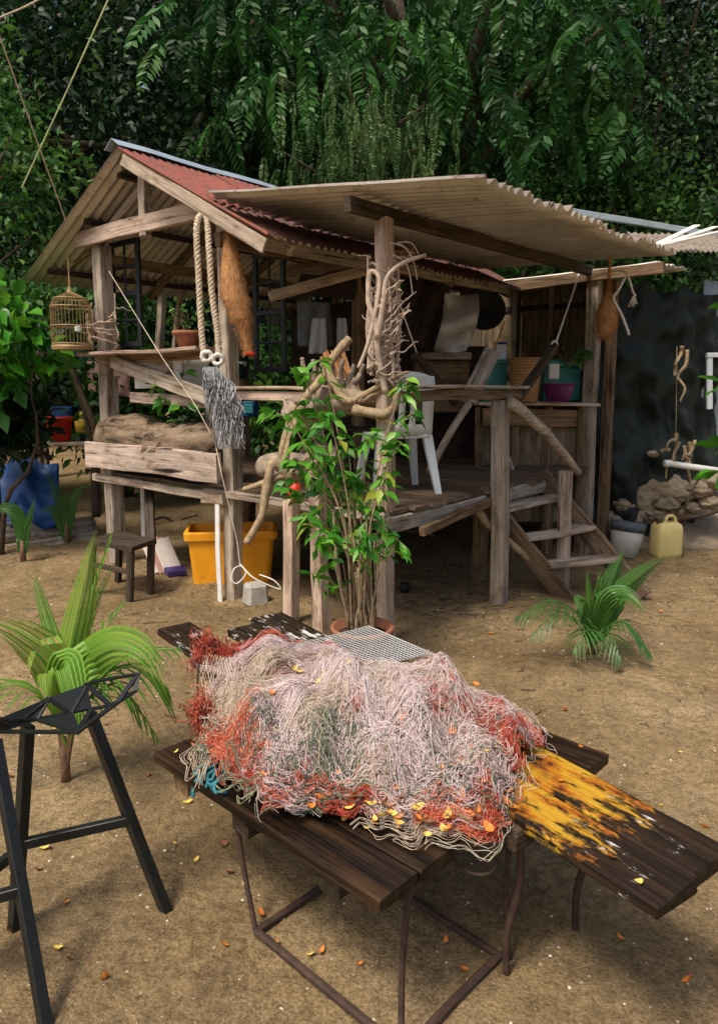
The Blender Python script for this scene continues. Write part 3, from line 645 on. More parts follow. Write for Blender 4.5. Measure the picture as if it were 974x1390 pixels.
# driftwood log on the front edge
def lumpy(mb, pts, rad, sides=18, amp=.25, sq=1.0):
    pts = [V(p) for p in pts]; sd = random.uniform(0, 50); n = len(pts); vs = []
    for i, p in enumerate(pts):
        d = (pts[min(i+1, n-1)]-pts[max(i-1, 0)]).normalized(); a = d.cross(V((0, 0, 1)))
        if a.length < .1: a = V((1, 0, 0))
        a.normalize(); b = a.cross(d)
        for k in range(sides):
            t = 2*math.pi*k/sides; u = V((math.cos(t)*1.3, math.sin(t)*1.3, i*.33+sd))
            r = rad[i]*(1+amp*noise.noise(u)+amp*.5*noise.noise(u*3)+amp*.3*noise.noise(u*7))
            vs.append(p+a*math.cos(t)*r+b*math.sin(t)*r*sq)
    fs = [(i*sides+k, i*sides+(k+1) % sides, (i+1)*sides+(k+1) % sides, (i+1)*sides+k) for i in range(n-1) for k in range(sides)]
    fs.append(tuple(range(sides-1, -1, -1))); fs.append(tuple((n-1)*sides+k for k in range(sides)))
    mb.add(vs, fs)
mb = MB(); n_ = 40; p0, p1 = Hc(-3.38, .06, 1.0), Hc(-1.62, .06, 1.04)
rad = [.03+.165*min(1, (k/5)**.5)*(.85+.35*math.sin(k/n_*3.0))*(1 if k < 35 else 1-(k-35)*.1) for k in range(n_+1)]
lumpy(mb, [V((0, 0, 0)).lerp(V(((p1-p0).length, 0, 0)), k/n_)+V((0, 0, .12+.05*math.sin(k*.18))) for k in range(n_+1)], rad, 44, .20, .95)
d = (p1-p0).normalized(); y = V((-d.y, d.x, 0)).normalized(); z = d.cross(y)
mw = Matrix(((d.x, y.x, z.x, p0.x), (d.y, y.y, z.y, p0.y), (d.z, y.z, z.z, p0.z), (0, 0, 0, 1)))
o = link('driftwood_log', mb.v, mb.f, M['log'], None, True, mw=mw); tag(o, 'thick brown driftwood log lying along the platform front above the split plank', 'log')
# driftwood stump and roots at the platform corner
def wander(p0, p1, n=10, amp=.05, sd=None):
    p0, p1 = V(p0), V(p1); sd = sd if sd is not None else random.uniform(0, 99); out = []
    for k in range(n+1):
        t = k/n; e = math.sin(math.pi*t)
        out.append(p0.lerp(p1, t)+V((noise.noise(V((t*3, sd, 0))), noise.noise(V((t*3, sd, 5))), noise.noise(V((t*3, sd, 9)))))*amp*2*e)
    return out
def path(pts, sub=6):
    pts = [V(p) for p in pts]; out = []
    for i in range(len(pts)-1):
        a, b, c, d = pts[max(i-1, 0)], pts[i], pts[i+1], pts[min(i+2, len(pts)-1)]
        for k in range(sub):
            t = k/sub; out.append(.5*((2*b)+(c-a)*t+(2*a-5*b+4*c-d)*t*t+(3*b-a-3*c+d)*t**3))
    out.append(pts[-1]); return out
def limb(mb, pts, r0, r1, sub=6, sides=8, wob=.1, amp=0):
    pp = path(pts, sub); n = len(pp); sd = random.uniform(0, 99)
    pp = [p+V((noise.noise(V((i*.5, sd, 0))), noise.noise(V((i*.5, sd, 3))), noise.noise(V((i*.5, sd, 6)))))*amp for i, p in enumerate(pp)]
    mb.tube(pp, [r0+(r1-r0)*i/(n-1) for i in range(n)], sides, wob=wob)
st = thing('driftwood_stump', 'gnarled driftwood stump and roots heaped beside the central post above the leafy plant', 'driftwood', P(420, 655, 4.85))
mb = MB(); lumpy(mb, wander(P(432, 650, 4.85), P(420, 540, 4.85), 16, .03), [.11+.05*math.sin(k*.5) for k in range(17)], 22, .6)
lumpy(mb, wander(P(350, 640, 5.0), P(428, 625, 4.9), 14, .03), [.04+.06*math.sin(k*.21) for k in range(15)], 16, .5)
lumpy(mb, wander(P(408, 560, 4.8), P(385, 545, 4.8), 8, .02), [.09, .10, .10, .09, .08, .07, .06, .045, .03], 14, .5)
lumpy(mb, wander(P(430, 540, 4.75), P(520, 548, 4.7), 14, .03), [.10-.004*k for k in range(15)], 16, .6)
for k in range(7): limb(mb, wander(P(425+k*8, 545, 4.75), P(410+k*14, 500-random.uniform(0, 20), 4.75+random.uniform(-.05, .1)), 5, .03), .035, .012)
build(mb, 'root_mass', M['stump'], st, True)
mb = MB()
limb(mb, [P(474, 460, 4.75), P(452, 486, 4.7), P(432, 520, 4.62), P(415, 540, 4.58), P(396, 590, 4.55), P(383, 640, 4.52)], .030, .022, sides=9)
limb(mb, [P(395, 650, 4.5), P(372, 628, 4.48), P(362, 660, 4.45), P(355, 700, 4.42), P(334, 738, 4.40)], .034, .022, sides=9)
limb(mb, [P(330, 665, 4.5), P(360, 655, 4.48), P(400, 640, 4.5)], .016, .026)
limb(mb, [P(400, 550, 4.62), P(385, 600, 4.56), P(378, 640, 4.52)], .022, .02)
limb(mb, [P(480, 556, 4.5), P(520, 562, 4.42), P(536, 550, 4.38), P(538, 532, 4.36)], .034, .022, sides=9)
limb(mb, [P(442, 500, 4.65), P(470, 545, 4.58), P(520, 520, 4.45), P(555, 505, 4.42)], .035, .008, amp=.02)
for k in range(6): limb(mb, wander(P(480+k*6, 545, 4.52), P(540+k*5, 500+k*6, 4.44), 5, .02), .018, .006)
build(mb, 'branch', M['lichen_branch'], st, True)
t = thing('stick_bundle', 'bundle of split brown sticks standing on the driftwood stump', 'sticks', P(470, 530, 4.9))
mb = MB()
for k in range(16): mb.tube([P(458+k*2.2, 538, 4.95+random.uniform(-.05, .05)), P(438+k*1.9+random.uniform(-3, 3), 478+random.uniform(-8, 12), 4.98+random.uniform(-.05, .05))], .011, 5, wob=.1)
build(mb, 'sticks', M['wicker'], t); build(MB().tube([P(452, 512, 4.90), P(466, 516, 4.86), P(482, 514, 4.90)], .008, 5), 'binding', M['rope'], t)
# dried vine around the central post
def vine_tangle(name, label, centre, zlo, zhi, rad, n, thick, seed, mats='vine', wide=1.3):
    random.seed(seed); t = thing(name, label, 'dried vine', V((centre.x, centre.y, zlo))); mb = MB()
    for k in range(n):
        a = random.uniform(0, 6.28); z = random.uniform(zlo, zhi-.15); vert = k < n*.3; pts = []
        m = 9; da = random.uniform(-.9, .9) if vert else random.choice([-1, 1])*random.uniform(1.2, 4.2); dz = (zhi-zlo)*random.uniform(.5, .95) if vert else random.uniform(-.18, .28)
        if vert: z = zlo+random.uniform(0, .1)
        rr = rad*random.uniform(.95, wide)
        for i in range(m):
            f = i/(m-1); q = rr*(1+.25*noise.noise(V((k, f*4, 0)))); ang_ = a+da*f
            pts.append(V((centre.x+math.cos(ang_)*q, centre.y+math.sin(ang_)*q, z+dz*f+.04*noise.noise(V((k, f*5, 8))))))
        limb(mb, pts, thick*random.uniform(.7, 1.5), thick*random.uniform(.35, .8), 3, 6, .12)
    for k in range(n//6):
        a = random.uniform(0, 6.28); z = random.uniform(zlo+.1, zhi); p = V((centre.x+math.cos(a)*rad, centre.y+math.sin(a)*rad, z))
        e = p+V((math.cos(a)*random.uniform(.04, .16), math.sin(a)*.1, random.uniform(-.05, .1))); limb(mb, wander(p, e, 4, .02), thick*.7, thick*.2, 3, 5, .1)
    build(mb, 'stems', M[mats], t, True); return t, mb
Cp = Hc(0, 0, 0); random.seed(3)
vt, _ = vine_tangle('dried_vine', 'pale dried vine twisted round the central front post', V((Cp.x-.03, Cp.y-.01, 0)), 1.66, 2.42, .078, 44, .010, 5)
mb = MB()
limb(mb, [P(523, 535, 4.38), P(513, 480, 4.36), P(510, 440, 4.36), P(500, 410, 4.38), P(502, 370, 4.40), P(515, 380, 4.38), P(508, 430, 4.36), P(498, 470, 4.36), P(486, 500, 4.36)], .020, .012, 5, 7)
limb(mb, [P(512, 460, 4.34), P(520, 410, 4.33), P(525, 378, 4.33), P(545, 358, 4.33), P(578, 346, 4.32)], .020, .011, 5, 7)
for k in range(20):
    u0, v0 = random.uniform(506, 530), random.uniform(395, 510); u1, v1 = u0+random.uniform(18, 40), v0-random.uniform(-8, 45); limb(mb, wander(P(u0, v0, 4.36), P(u1, v1, random.choice([4.28, 4.33, 4.45])), 6, .028), random.uniform(.005, .011), .003, 3, 6, .25, .006)
limb(mb, [P(530, 330, 4.42), P(548, 335, 4.4), P(560, 352, 4.38), P(566, 380, 4.36)], .006, .003); limb(mb, [P(532, 345, 4.42), P(552, 360, 4.4), P(560, 400, 4.36)], .006, .003)
limb(mb, [P(538, 330, 4.42), P(558, 330, 4.4), P(570, 350, 4.38)], .005, .003)
build(mb, 'main_stem', M['vine'], vt, True)
Lp = Hc(-3.12, 0, 0); vine_tangle('dried_vine', 'small tangle of dried roots tied to the left corner post above the shelf', V((Lp.x, Lp.y-.05, 0)), 1.93, 2.36, .11, 26, .008, 9)
random.seed(21)
# woven hanging nests
def nest(label, top, prof, tail=None, lean=0, red=False):
    t = thing('bird_nest', label, 'bird nest', top); top = V(top); mb = MB(); vs = []; n = len(prof); S = 28
    for i, (x, z, r) in enumerate(prof):
        for k in range(S):
            a = 2*math.pi*k/S; q = r*(1+.10*noise.noise(V((math.cos(a)*2, math.sin(a)*2, z*12)))+random.uniform(-.035, .035))
            vs.append(top+V((x+q*math.cos(a), q*math.sin(a), z)))
    mb.add(vs, [(i*S+k, (i+1)*S+k, (i+1)*S+(k+1) % S, i*S+(k+1) % S) for i in range(n-1) for k in range(S)]); build(mb, 'woven_body', M['nest'], t, True)
    A = []
    for k in range(900):
        i = random.randrange(1, n-1); x, z, r = prof[i]; a = random.uniform(0, 6.28)
        b = top+V((x+r*math.cos(a), r*math.sin(a), z+random.uniform(-.02, .02))); d1 = V((math.cos(a)*.35, math.sin(a)*.35, -.6)).normalized()*random.uniform(.015, .045)
        s_ = V((-math.sin(a), math.cos(a), 0))*random.uniform(-.03, .03); A.append([b, b+d1*.5+s_*.6, b+d1+s_])
    Vv, F, tt = strands(np.array(A, dtype=float), .0011); np_link('fibres', Vv, F, M['nest'], t, tt)
    return t, top
def prof_interp(keys, n):
    out = []
    for i in range(n+1):
        f = i/n*(len(keys)-1); k = min(int(f), len(keys)-2); u = f-k; u = u*u*(3-2*u)*.6+u*.4
        out.append(tuple(keys[k][j]*(1-u)+keys[k+1][j]*u for j in range(3)))
    return out
tp = P(308, 302, 5.12)
t, _ = nest('long brown woven nest with a drooping spout hanging beside the middle post', tp, prof_interp([(0, 0, .012), (.005, -.08, .022), (.02, -.2, .055), (.03, -.38, .085), (.05, -.52, .095), (.08, -.64, .078), (.105, -.72, .045), (.12, -.80, .035), (.13, -.88, .032)], 50))
build(MB().lathe(tp+V((.135, 0, -.895)), [(.012, 0), (.04, .0), (.045, .012), (.03, .02)], 16), 'spout_rim', M['red_plastic'], t)
build(MB().tube([tp, tp+V((0, .02, .12))], .006, 5), 'hanging_cord', M['rope'], t)
tp = P(826, 378, 6.35)
t, _ = nest('small rounded brown nest hanging below the right roof corner', tp, prof_interp([(0, 0, .006), (0, -.10, .015), (.0, -.16, .05), (0, -.28, .085), (0, -.38, .085), (-.01, -.46, .06), (-.02, -.50, .025)], 36))
mb = MB(); mb.tube([tp, tp+V((0, 0, .30))], .012, 6, wob=.2); build(mb, 'hanging_cord', M['nest'], t)
# ropes
def twisted(mb, pts, r, sub=8, strandn=3, turns=22):
    pp = path(pts, sub); n = len(pp)
    for s in range(strandn):
        q = []
        for i, p in enumerate(pp):
            d = (pp[min(i+1, n-1)]-pp[max(i-1, 0)]).normalized(); a = d.cross(V((.2, .9, .1))).normalized(); b = d.cross(a); th = 2*math.pi*(s/strandn+turns*i/n)
            q.append(p+(a*math.cos(th)+b*math.sin(th))*r*.55)
        mb.tube(q, r*.62, 6)
t = thing('rope', 'thick twisted rope looped over the gable tie beam beside the middle post', 'rope', P(280, 480, 5.1))
mb = MB(); twisted(mb, [P(277, 486, 5.08), P(273, 440, 5.08), P(270, 380, 5.08), P(267, 320, 5.08), P(269, 298, 5.1), P(275, 292, 5.14), P(281, 297, 5.1), P(284, 340, 5.06), P(288, 400, 5.06), P(295, 450, 5.06), P(297, 484, 5.06)], .022, 14, 3, 34)
build(mb, 'loop', M['rope'], t, True)
mb = MB()
for c in (P(281, 484, 5.05), P(296, 488, 5.03)):
    for k in range(5): a = random.uniform(0, 6); mb.tube([c+V((math.cos(a+q*1.05)*.035, math.sin(q*2.1)*.02, math.sin(a+q*1.05)*.035)) for q in range(7)], .015, 6)
build(mb, 'knot', M['rope_white'], t, True)
# frayed bundle
t = thing('frayed_net', 'grey frayed net bundle hanging from the knotted rope at the middle post', 'net bundle', P(300, 600, 5.0))
A = []
for k in range(260):
    s = P(281+random.uniform(-4, 6), 498, 5.0); e0 = random.uniform(-1, 1); pts = []
    for i in range(14):
        f = i/13; wd_ = 4+13*math.sin(min(1, f*1.3)*math.pi*.6); u = 285+28*f+e0*wd_+6*math.sin(f*9+k); v = 498+f*112*(.75+.25*math.sin(k*1.7))
        pts.append(P(u, v, 5.0+.07*math.sin(k*2.3)*f-.02+.02*math.sin(f*11+k)))
    A.append(pts)
Vv, F, tt = strands(np.array(A, dtype=float), .0032); np_link('strands', Vv, F, M['grey_fray'], t, tt)
t = thing('cord', 'thin pale line slanting from the left corner post down past the middle post', 'line', P(340, 770, 4.9))
mb = MB(); mb.tube(path([HB(148, 368, -.18), HB(222, 488, -.26), HB(262, 545, -.26), HB(292, 600, -.26)], 4)+[P(300, 640, 4.95), P(322, 735, 4.9), P(326, 770, 4.85)], .0035, 5); build(mb, 'line', M['rope'], t)
mb = MB(); c = P(328, 778, 4.8)
mb.tube(path([P(326, 768, 4.82), P(318, 772, 4.78), P(314, 786, 4.75), P(322, 792, 4.75), P(334, 778, 4.76), P(326, 766, 4.8), P(345, 785, 4.7), P(380, 800, 4.72), P(372, 788, 4.72), P(352, 780, 4.75)], 5), .005, 5)
build(mb, 'loop', M['rope_white'], t, True)
t = thing('rope', 'white knotted rope hanging between the right beam and the dark pole', 'rope', P(755, 470, 6.2))
mb = MB(); mb.tube(path([P(785, 372, 6.9), P(776, 400, 6.7), P(765, 432, 6.4), P(755, 462, 6.2)], 4), .008, 6)
for q in range(4): mb.tube([P(752+4*math.cos(a+q), 468+5*math.sin(a+q), 6.2+.01*q) for a in np.linspace(0, 5, 7)], .010, 6)
mb.tube([P(752, 470, 6.2), P(747, 482, 6.2)], .009, 5); build(mb, 'cord', M['rope_white'], t, True)
t = thing('rope', 'white frayed ropes draped around the small nest at the right corner', 'rope', P(840, 450, 6.3))
mb = MB(); mb.tube(path([P(800, 378, 6.6), P(835, 368, 6.4), P(850, 372, 6.3), P(858, 395, 6.3), P(862, 402, 6.3)], 5), .009, 6); mb.tube(path([P(848, 376, 6.3), P(838, 395, 6.28), P(832, 405, 6.28), P(842, 425, 6.28), P(850, 445, 6.28), P(853, 455, 6.28)], 5), .011, 6)
for k in range(7): mb.tube([P(860, 400, 6.3), P(852+k*2, 414+random.uniform(-3, 3), 6.3)], .004, 4)
build(mb, 'cord', M['rope_white'], t, True)
t = thing('rope', 'thin taut white cord tied from the central post to the white chair back', 'rope', P(565, 480, 5.0)); build(MB().tube([P(543, 415, 4.7), P(565, 478, 5.1)], .005, 5), 'cord', M['rope_white'], t)
# birdcage
cg = P(99, 475, 6.3); t = thing('birdcage', 'round bamboo birdcage hanging left of the hut', 'birdcage', cg)
build(MB().lathe(cg, [(.13, 0), (.165, .0), (.17, .025), (.16, .04), (.0, .04)], 28), 'base_tray', M['cane'], t)
mb = MB()
for z, r in ((.05, .16), (.20, .165), (.36, .165), (.43, .135)): mb.tube([cg+V((r*math.cos(a), r*math.sin(a), z)) for a in np.linspace(0, 2*math.pi, 29)], .006, 5)
for k in range(34):
    a = 2*math.pi*k/34; c_, s_ = math.cos(a), math.sin(a); mb.tube([cg+V((.16*c_, .16*s_, .04)), cg+V((.165*c_, .165*s_, .36)), cg+V((.135*c_, .135*s_, .43)), cg+V((.03*c_, .03*s_, .48))], .0022, 4)
build(mb, 'bars', M['cane'], t); build(MB().lathe(cg+V((0, 0, .47)), [(.035, 0), (.02, .03), (.008, .06), (.004, .30)], 10), 'hanger', M['cane'], t)
build(MB().lathe(cg+V((.05, .02, .15)), [(.0, 0), (.03, .01), (.03, .05), (.0, .06)], 10), 'feed_cup', M['white_plastic'], t)
# flower pot and bucket on the shelf
c = HB(256, 472, .05); t = thing('flower_pot', 'reddish clay pot on the front shelf left of the rope loop', 'pot', c)
build(MB().lathe(c, [(.075, 0), (.105, .10), (.125, .10), (.125, .13), (.105, .13), (.09, .04), (0, .04)], 28), 'pot', M['terracotta'], t, True)
A = []; mb = MB()
for k in range(9): a = random.uniform(0, 6.28); mb.tube(wander(c+V((0, 0, .06)), c+V((math.cos(a)*.14, math.sin(a)*.12, random.uniform(.15, .3))), 5, .04), .003, 4)
build(mb, 'twigs', M['stem_brown'], t)
pos = np.array([list(c+V((random.gauss(0, .10), random.gauss(0, .08), random.uniform(.15, .34)))) for k in range(50)])
Vv, F, tt = leaves(pos, RNG.normal(size=pos.shape), .05+.03*RNG.random(50), .025+.01*RNG.random(50), RNG.random(50)); np_link('leaves', Vv, F, M['leaf_mid'], t, tt)
c = HB(320, 515, .45); t = thing('bucket', 'dark green ice bucket with white lettering behind the middle post', 'bucket', c)
build(MB().lathe(c, [(.085, 0), (.115, .20), (.122, .20), (.122, .215), (.105, .215), (.08, .02), (0, .02)], 28), 'body', M['bottle_green'], t, True)
def text_mesh(txt, size, name, mat, parent, mw, shear=0):
    cu = bpy.data.curves.new('t', 'FONT'); cu.body = txt; cu.size = size; cu.extrude = .001; cu.align_x = 'CENTER'; cu.shear = shear
    ob = bpy.data.objects.new('t', cu); COL.objects.link(ob); bpy.context.view_layer.update()
    me = bpy.data.meshes.new_from_object(ob.evaluated_get(bpy.context.evaluated_depsgraph_get())); me.name = name
    bpy.data.objects.remove(ob); me.materials.clear(); me.materials.append(mat); o = bpy.data.objects.new(name, me); COL.objects.link(o)
    o.matrix_basis = mw
    for v in me.vertices: # wrap on the bucket wall
        a = v.co.x/.112; v.co = V((math.sin(a)*.114, v.co.y, math.cos(a)*.114-.114+v.co.z))
    attach(o, parent); return o
vd = V((c.x, c.y, 0)).normalized(); yaw = math.atan2(vd.x, vd.y)
text_mesh('Carlsberg', .05, 'lettering', M['lettering'], t, Matrix.Translation(c+V((-vd.x*.114, -vd.y*.114, .125))) @ Matrix.Rotation(-yaw, 4, 'Z') @ Matrix.Rotation(R(90-8), 4, 'X'), .3)
# white sign board under the shelf
t = thing('sign_board', 'blank white board tucked under the front shelf', 'board', HB(216, 525, .03)); beam('panel', HB(183, 504, .03), HB(248, 500, .03), .012, .30, M['white_paint'], t, NB, .001)
t = thing('board', 'grey panel leaning under the shelf next to the white board', 'board', HB(262, 530, .05)); beam('panel', HB(249, 504, .045), HB(283, 503, .045), .012, .34, plain('grey_panel', (.36, .36, .34), .7, .2, 6), t, NB, .001)
# small plants in front of the log
def sprig(label, base, n, ln, mat='leaf_bright', spread=.08, h=.12, name='plant', cat='plant'):
    t = thing(name, label, cat, base); base = V(base); mb = MB(); pos = []; dr = []
    for k in range(max(2, n//4)):
        a = random.uniform(0, 6.28); e = base+V((math.cos(a)*spread, math.sin(a)*spread, h*random.uniform(.4, 1))); mb.tube(wander(base, e, 5, .02), .0025, 4)
        for q in range(4): f = random.uniform(.4, 1); pos.append(list(base.lerp(e, f))); dr.append([math.cos(a)+random.gauss(0, .6), math.sin(a)+random.gauss(0, .6), random.uniform(-.8, .2)])
    build(mb, 'stem', M['stem_green'], t); m = len(pos)
    Vv, F, tt = leaves(np.array(pos), np.array(dr), ln*(.7+.6*RNG.random(m)), ln*.4*np.ones(m), RNG.random(m)); np_link('leaves', Vv, F, M[mat], t, tt)
sprig('thin green sprig sprouting on the left half of the brown log', HB(205, 540, -.1), 12, .13, h=.2)
sprig('drooping green shoot hanging over the middle of the brown log', HB(222, 545, -.13), 10, .13, h=.05)
sprig('yellowish green shoot at the right end of the brown log', HB(252, 555, -.13), 10, .10, h=.05)
sprig('orange-brown dried sprig on the slanting board under the shelf', HB(243, 508, -.13), 8, .08, h=.05)
# white plastic chair
def plastic_chair(label, c, yaw, mat, group=None):
    t = thing('chair', label, 'chair', c); c = V(c); Rz = Matrix.Rotation(yaw, 3, 'Z')
    def W(x, y, z): return c+Rz @ V((x, y, z))
    mb = MB(); n = 10; vs = []
    for i in range(n+1):
        for j in range(n+1):
            x = -.20+.40*i/n; y = -.20+.40*j/n; vs.append(W(x*(1-.08*(j/n)), y, .43-.02*math.cos(x*6)*math.cos(y*6)))
    mb.add(vs, [(i*(n+1)+j, (i+1)*(n+1)+j, (i+1)*(n+1)+j+1, i*(n+1)+j+1) for i in range(n) for j in range(n)])
    o = build(mb, 'seat', M[mat], t, True); o.modifiers.new('s', 'SOLIDIFY').thickness = .025
    mb = MB(); xs = [-.19, -.15, -.11, -.06, -.045, -.02, 0, .02, .045, .06, .11, .15, .19]; zs = [.42, .47, .50, .56, .64, .70, .73, .76, .80, .84, .87]; vs = []
    for z in zs:
        for x in xs: k = 1.06-(z-.42)*.18; vs.append(W(x*k, .19+(z-.42)*.22-x*x*.6, z-(x*x*1.2 if z > .85 else 0)))
    nx = len(xs); fs = []
    for i in range(len(zs)-1):
        for j in range(nx-1):
            if 6 <= i <= 7 and 3 <= j <= 8 and i == 7: continue
            if 2 <= i <= 4 and j in (2, 5, 6, 9): continue
            if i == 6 and False: continue
            fs.append((i*nx+j, i*nx+j+1, (i+1)*nx+j+1, (i+1)*nx+j))
    mb.add(vs, fs); o = build(mb, 'backrest', M[mat], t, True); o.modifiers.new('s', 'SOLIDIFY').thickness = .018
    for sx in (-1, 1):
        for sy in (-1, 1):
            mb = MB(); a_, b_ = W(sx*.17, sy*.17, .42), W(sx*.235, sy*.25, 0); d = b_-a_; q = []
            for f, w_ in ((0, .035), (1, .022)):
                p = a_+d*f
                for dx, dy in ((-1, -1), (1, -1), (1, 1), (-1, 1)): q.append(p+Rz @ V((dx*w_, dy*w_*.7, 0)))
            mb.add(q, [(0, 1, 2, 3), (7, 6, 5, 4), (0, 4, 5, 1), (1, 5, 6, 2), (2, 6, 7, 3), (3, 7, 4, 0)]); build(mb, 'leg', M[mat], t)
    return t
cc = G(535, 668, .86); plastic_chair('white plastic chair on the platform behind the central post', (cc.x+.02, cc.y+.1, .86), R(195), 'white_plastic')
M['dark_plastic'] = plain('dark_plastic', (.045, .035, .03), .5, .2, 5)
plastic_chair('dark brown slatted chair in the shade behind the left rail', Hc(-1.2, 1.0, .86), R(130), 'dark_plastic')
# small stool under the hut
t = thing('stool', 'dark wooden stool in the sand under the left front of the hut', 'stool', G(190, 800))
sc = [G(124, 806), G(176, 818), G(204, 805), G(160, 790)]
tops = [V((p.x*.985, p.y, .40)) for p in sc]
cx = sum((p for p in tops), V())/4
for p, q in zip(sc, tops): beam('leg', p-V((0, 0, .03)), q, .06, .04, M['dark_wood'], t, EA, .002)
vs = [cx+(q-cx)*1.12+V((0, 0, .0)) for q in tops]+[cx+(q-cx)*1.12+V((0, 0, .035)) for q in tops]; mb = MB(); mb.add(vs, [(3, 2, 1, 0), (4, 5, 6, 7), (0, 1, 5, 4), (1, 2, 6, 5), (2, 3, 7, 6), (3, 0, 4, 7)])
build(mb, 'seat', M['dark_wood'], t); beam('back_post', tops[2], HB(202, 660, .2), .075, .04, M['dark_wood'], t, EA, .002)
beam('stretcher', sc[0].lerp(tops[0], .6), sc[1].lerp(tops[1], .6), .03, .04, M['dark_wood'], t)
# papers and book
for k, (u, m_, lab) in enumerate(((212, 'paper_white', 'white paper folder leaning under the hut, leftmost of three'), (220, 'paper_pink', 'pink folder leaning between two others under the hut'), (228, 'paper_white', 'white folder leaning nearest the yellow tub'))):
    o = beam('folder', G(u+8, 775), G(u+8, 775)+V((-.13, .08, .27)), .16, .018, M[m_], None, V((.8, .6, 0)), .001); tag(o, lab, 'folder')
o = beam('book', G(226, 783)+V((0, 0, .04)), G(250, 780)+V((0, 0, .04)), .16, .05, M['book_purple'], None, V((.2, 1, 0)), .001); tag(o, 'dark purple book lying in the sand beside the yellow tub', 'book')
# yellow tub
def tub(label, c, ex, ey, L, W, H_, mat):
    t = thing('tub', label, 'tub', c); c = V(c)
    def ring(l, w_, z, r=.05, n=5):
        out = []
        for sx, sy, a0 in ((1, 1, 0), (-1, 1, 90), (-1, -1, 180), (1, -1, 270)):
            for k in range(n): a = R(a0+90*k/(n-1)); out.append(c+ex*(sx*(l/2-r)+r*math.cos(a))+ey*(sy*(w_/2-r)+r*math.sin(a))+V((0, 0, z)))
        return out
    def skin(rings, capb=True):
        mb = MB(); n = len(rings[0]); vs = [p for r in rings for p in r]; fs = [(i*n+k, i*n+(k+1) % n, (i+1)*n+(k+1) % n, (i+1)*n+k) for i in range(len(rings)-1) for k in range(n)]
        if capb: fs.append(tuple(reversed(range(n)))); fs.append(tuple((len(rings)-1)*n+k for k in range(n)))
        mb.add(vs, fs); return mb
    build(skin([ring(L*.86, W*.84, 0), ring(L*.965, W*.96, H_*.97), ring(L*.93, W*.92, H_*.97), ring(L*.83, W*.80, .03)]), 'body', M[mat], t)
    build(skin([ring(L*.965, W*.96, H_*.86), ring(L*1.03, W*1.04, H_*.85), ring(L*1.04, W*1.05, H_*.97), ring(L*1.02, W*1.03, H_), ring(L*.95, W*.94, H_), ring(L*.93, W*.92, H_*.96)], False), 'rim', M[mat], t)
    return t
tc = (G(250, 800)+G(378, 785))/2+V((-.03, .20, 0))
tub('bright yellow-orange plastic tub in the sand behind the middle post', tc+V((0, 0, -.02)), V((.985, .12, 0)).normalized(), V((-.12, .985, 0)).normalized(), .74, .42, .46, 'orange_plastic')
mb = MB(); c = G(347, 818); rv = []
mb.box(c+V((0, 0, .07)), (.17, .16, .17), Matrix.Rotation(.5, 3, 'Z'), taper=.88); o = build(mb, 'concrete_block', M['concrete']); o.modifiers.new('b', 'BEVEL').width = .02; tag(o, 'rough concrete block in the sand by the middle post', 'block')
# loose wood under the hut
for k, (a_, b_, r_, lab) in enumerate((((545, 722), (590, 733), .022, 'pale crooked stick on the sand right of the central post'), ((600, 700), (660, 716), .018, 'dark stick lying in the shade under the platform'), ((455, 720), (520, 706), .02, 'branch lying in the shade behind the leafy plant'), ((205, 712), (268, 706), .02, 'thin stick on the sand behind the dark stool'))):
    mb = MB(); g1, g2 = G(*a_), G(*b_); limb(mb, wander(g1+V((0, 0, .03)), g2+V((0, 0, .05)), 6, .06), r_, r_*.5, 4, 7, .2, .015); tag(build(mb, 'stick', M['lichen_branch' if k == 0 else 'bark'], None, True), lab, 'stick')
for k, (p_, q_, lab) in enumerate(((HB(232, 640, 2.2), HB(226, 585, 2.2), 'short pole propped in the shade under the shelf'), (P(700, 650, 6.6), P(668, 560, 6.8), 'thin lath leaning under the back table'))):
    tag(beam('pole', p_, q_, .035, .025, GW), lab, 'pole')
# interior things
t = thing('metal_sheet', 'bent grey metal sheet hanging in the porch', 'metal sheet', P(615, 475, 6.6))
mb = MB(); vs = []; L_ = [(603, 648), (602, 650), (601, 650), (600, 648), (598, 646), (594, 642), (590, 636), (588, 632)]; vv = [398, 410, 422, 432, 442, 455, 468, 476]
for i, ((a_, b_), v_) in enumerate(zip(L_, vv)):
    for k in range(8): f = k/7; vs.append(P(a_+(b_-a_)*f, v_+3*math.sin(f*3), 6.55+.10*math.sin(i*1.1+f*2.0)))
mb.add(vs, [(i*8+k, i*8+k+1, (i+1)*8+k+1, (i+1)*8+k) for i in range(7) for k in range(7)]); o = build(mb, 'sheet', M['sheet_grey'], t, True); o.modifiers.new('s', 'SOLIDIFY').thickness = .004
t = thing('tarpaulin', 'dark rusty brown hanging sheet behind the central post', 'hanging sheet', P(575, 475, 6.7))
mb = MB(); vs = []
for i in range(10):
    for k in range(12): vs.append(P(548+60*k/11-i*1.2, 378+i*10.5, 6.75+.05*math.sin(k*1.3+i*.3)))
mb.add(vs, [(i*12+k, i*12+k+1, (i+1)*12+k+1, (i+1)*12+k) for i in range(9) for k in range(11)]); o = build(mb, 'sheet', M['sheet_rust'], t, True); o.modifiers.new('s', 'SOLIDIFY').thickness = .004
c = P(656, 420, 7.3); ax = Matrix.Rotation(R(78), 3, 'X'); t = thing('wok', 'large round black pan hanging on the porch back wall', 'pan', c)
build(MB().lathe(c, [(0.001, -.05), (.10, -.045), (.18, -.02), (.21, .01), (.215, .015), (.20, .012), (.10, -.03), (0.001, -.04)], 36, axis=ax), 'bowl', M['wok'], t, True)
build(MB().tube([c+V((.0, 0, .2)), c+V((.0, -.03, .25)), c+V((.04, -.03, .2))], .006, 5), 'handle', M['wok'], t)
